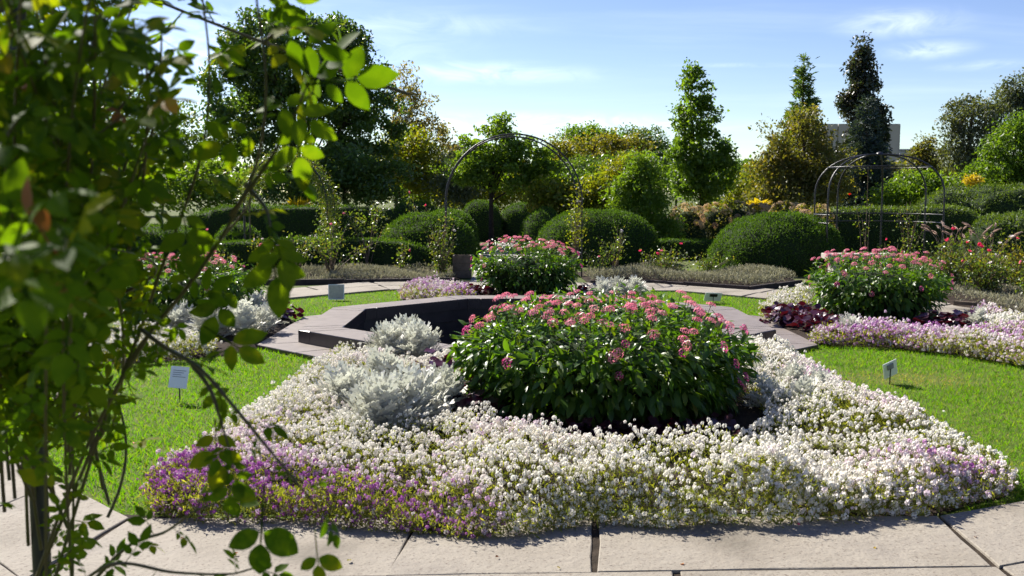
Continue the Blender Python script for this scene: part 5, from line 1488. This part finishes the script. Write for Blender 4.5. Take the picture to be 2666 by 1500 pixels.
FP, FD, FN, FS, FC = [], [], [], [], []
CO = []
for pts, f0, sp, sz in CANES:
    seg = np.linalg.norm(np.diff(pts, axis=0), axis=1); s = np.r_[0, np.cumsum(seg)]; L = s[-1]
    V, F = tube(pts - o3, np.linspace(0.0036, 0.0013, len(pts)), 6)
    CO.append(obj('cane', mesh_np('cane', V, F, M_CANE, None, True), cr_t))
    u = f0 * L
    side = 0
    while u < L:
        p = np.array([np.interp(u, s, pts[:, k]) for k in range(3)])
        tg = nrm(np.array([np.interp(min(u + 0.03, L), s, pts[:, k]) - np.interp(max(u - 0.03, 0), s, pts[:, k]) for k in range(3)]))
        side += 2.4
        ref = nrm(np.cross(tg, (0.2, 0.3, 0.9))); ref2 = np.cross(tg, ref)
        d = ref * math.cos(side) + ref2 * math.sin(side)
        d = d + tg * 0.5 + np.array((0, 0, -0.15)) + rng.normal(size=3) * 0.25
        rel = p - np.array((0, 0, CAMH)); dep = rel[1] * math.cos(PITCH) - rel[2] * math.sin(PITCH)
        low_ = 750 - FPX * (rel[1] * math.sin(PITCH) + rel[2] * math.cos(PITCH)) / max(dep, 0.1) > 1180
        if p[2] > 0.45 and not (low_ and len(CO) > 10 and rng.random() < 0.72):
            FP.append(p - o3); FD.append(d); FN.append(np.array((0, 0, 1.0)) + rng.normal(size=3) * 0.55); FS.append(sz * (0.7 + 0.5 * rng.random())); FC.append(len(CO) - 1)
        u += sp * (0.7 + 0.6 * rng.random())
    # a leaf at the very tip
    FP.append(pts[-1] - o3); FD.append(tg + np.array((0, 0, -0.4))); FN.append(np.array((0, -0.5, 0.8)) + rng.normal(size=3) * 0.2); FS.append(sz * 1.1); FC.append(len(CO) - 1)
HERO = [((795, 222, 1.33), (1, 0.10), 0.114), ((700, 590, 1.33), (0.15, -1), 0.110), ((688, 1262, 1.30), (-0.05, -1), 0.125), ((705, 85, 1.29), (0.9, -0.3), 0.106), ((700, 60, 1.29), (0.6, 0.7), 0.094),
        ((560, 1090, 1.34), (0.05, -1), 0.094), ((590, 1190, 1.34), (0.1, -1), 0.084), ((700, 250, 1.33), (0.8, -0.5), 0.106), ((690, 330, 1.36), (-0.7, -0.3), 0.099), ((760, 300, 1.34), (0.2, -1), 0.091),
        ((530, 850, 1.42), (0.8, -0.45), 0.099), ((480, 800, 1.45), (0.5, 0.3), 0.091), ((600, 720, 1.45), (-0.3, -0.8), 0.099), ((470, 520, 1.4), (0.2, -1), 0.099), ((820, 1380, 1.32), (0.1, -1), 0.076)]
for (x, y, Y), (dx, dz), sz in HERO:
    FP.append(D(x, y, Y) - o3); FD.append(np.array((dx, -0.15, dz))); FN.append(np.array((0.22, -0.9, -0.05)) + rng.normal(size=3) * 0.15); FS.append(sz); FC.append(0)
FP, FD, FN, FS = map(np.array, (FP, FD, FN, FS))
NF = len(FP); FR = frames(FD, FN)
W_ = FP + o3
dist = np.linalg.norm(W_ - np.array((0, 0, CAMH)), axis=1)
pxs = 1333 + FPX * W_[:, 0] / W_[:, 1]
inview = (pxs > -60)
order = np.argsort(np.where(inview, dist, 99))
hero_i = np.arange(NF - len(HERO), NF)
order = np.r_[hero_i, order[~np.isin(order, hero_i)]]
big, rest = order[:300], order[300:]
me_fr = [mesh_np('leaf', *T, M_ROSE) for T in T_FR]
me_fy = mesh_np('leaf', *T_FR[2], M_ROSE_Y); me_fb = mesh_np('leaf', *T_FR[2], M_ROSE_BR)
kind = rng.random(len(big))
kind[np.isin(big, np.arange(NF - len(HERO), NF))] = 0.9
def leaf_on_cane(me, idx, label=None):
    for o_, c_ in zip(place('leaf', me, FP[idx], FR[idx], FS[idx], cr_t), idx):
        o_.parent = CO[FC[c_]]
        if label: o_['label'] = label
for q in range(4):
    leaf_on_cane(me_fr[q], big[(np.arange(len(big)) % 4 == q) & (kind > 0.035)])
leaf_on_cane(me_fy, big[kind < 0.022], 'yellowed leaf')
leaf_on_cane(me_fb, big[(kind >= 0.022) & (kind <= 0.035)], 'withered brown leaf')
for q in range(4):
    k = rest[q::4]
    scatter('leaves', T_FL[q], FP[k], FR[k], FS[k], M_ROSE, cr_t)
print('fronds', NF)


# ================================================================== LITTER ON THE PAVING
ME_LIT = {k: mesh_np('fallen_leaf', *T_leaf(0.6, 0.3, 0.35), m) for k, m in (('brown', M_ROSE_BR), ('yellow', M_ROSE_Y), ('pink', M_ROSEPINK))}
for px, py, k, sz in ((2075, 1364, 'pink', 0.022), (620, 1440, 'brown', 0.030), (905, 1462, 'yellow', 0.026), (1290, 1452, 'brown', 0.020), (1780, 1470, 'brown', 0.024),
                      (2280, 1425, 'yellow', 0.020), (470, 1402, 'brown', 0.024), (2540, 1400, 'brown', 0.022), (1450, 1478, 'yellow', 0.018), (345, 1150, 'pink', 0.02)):
    p = G(px, py, 0.04)
    o = bpy.data.objects.new('fallen_leaf', ME_LIT[k]); COL.objects.link(o)
    o.location = (p[0], p[1], 0.042 if py > 1300 else 0.035); o.scale = (sz, sz, sz)
    o.rotation_euler = (rng.normal() * 0.15, rng.normal() * 0.15, rng.random() * 6.28)
    tag(o, {'pink': 'tiny fallen pink petal near the alyssum carpet', 'brown': 'tiny fallen brown leaf on the near paving', 'yellow': 'tiny fallen yellow leaf on the near paving'}[k], 'petal' if k == 'pink' else 'leaf', 'litter of leaves and petals')
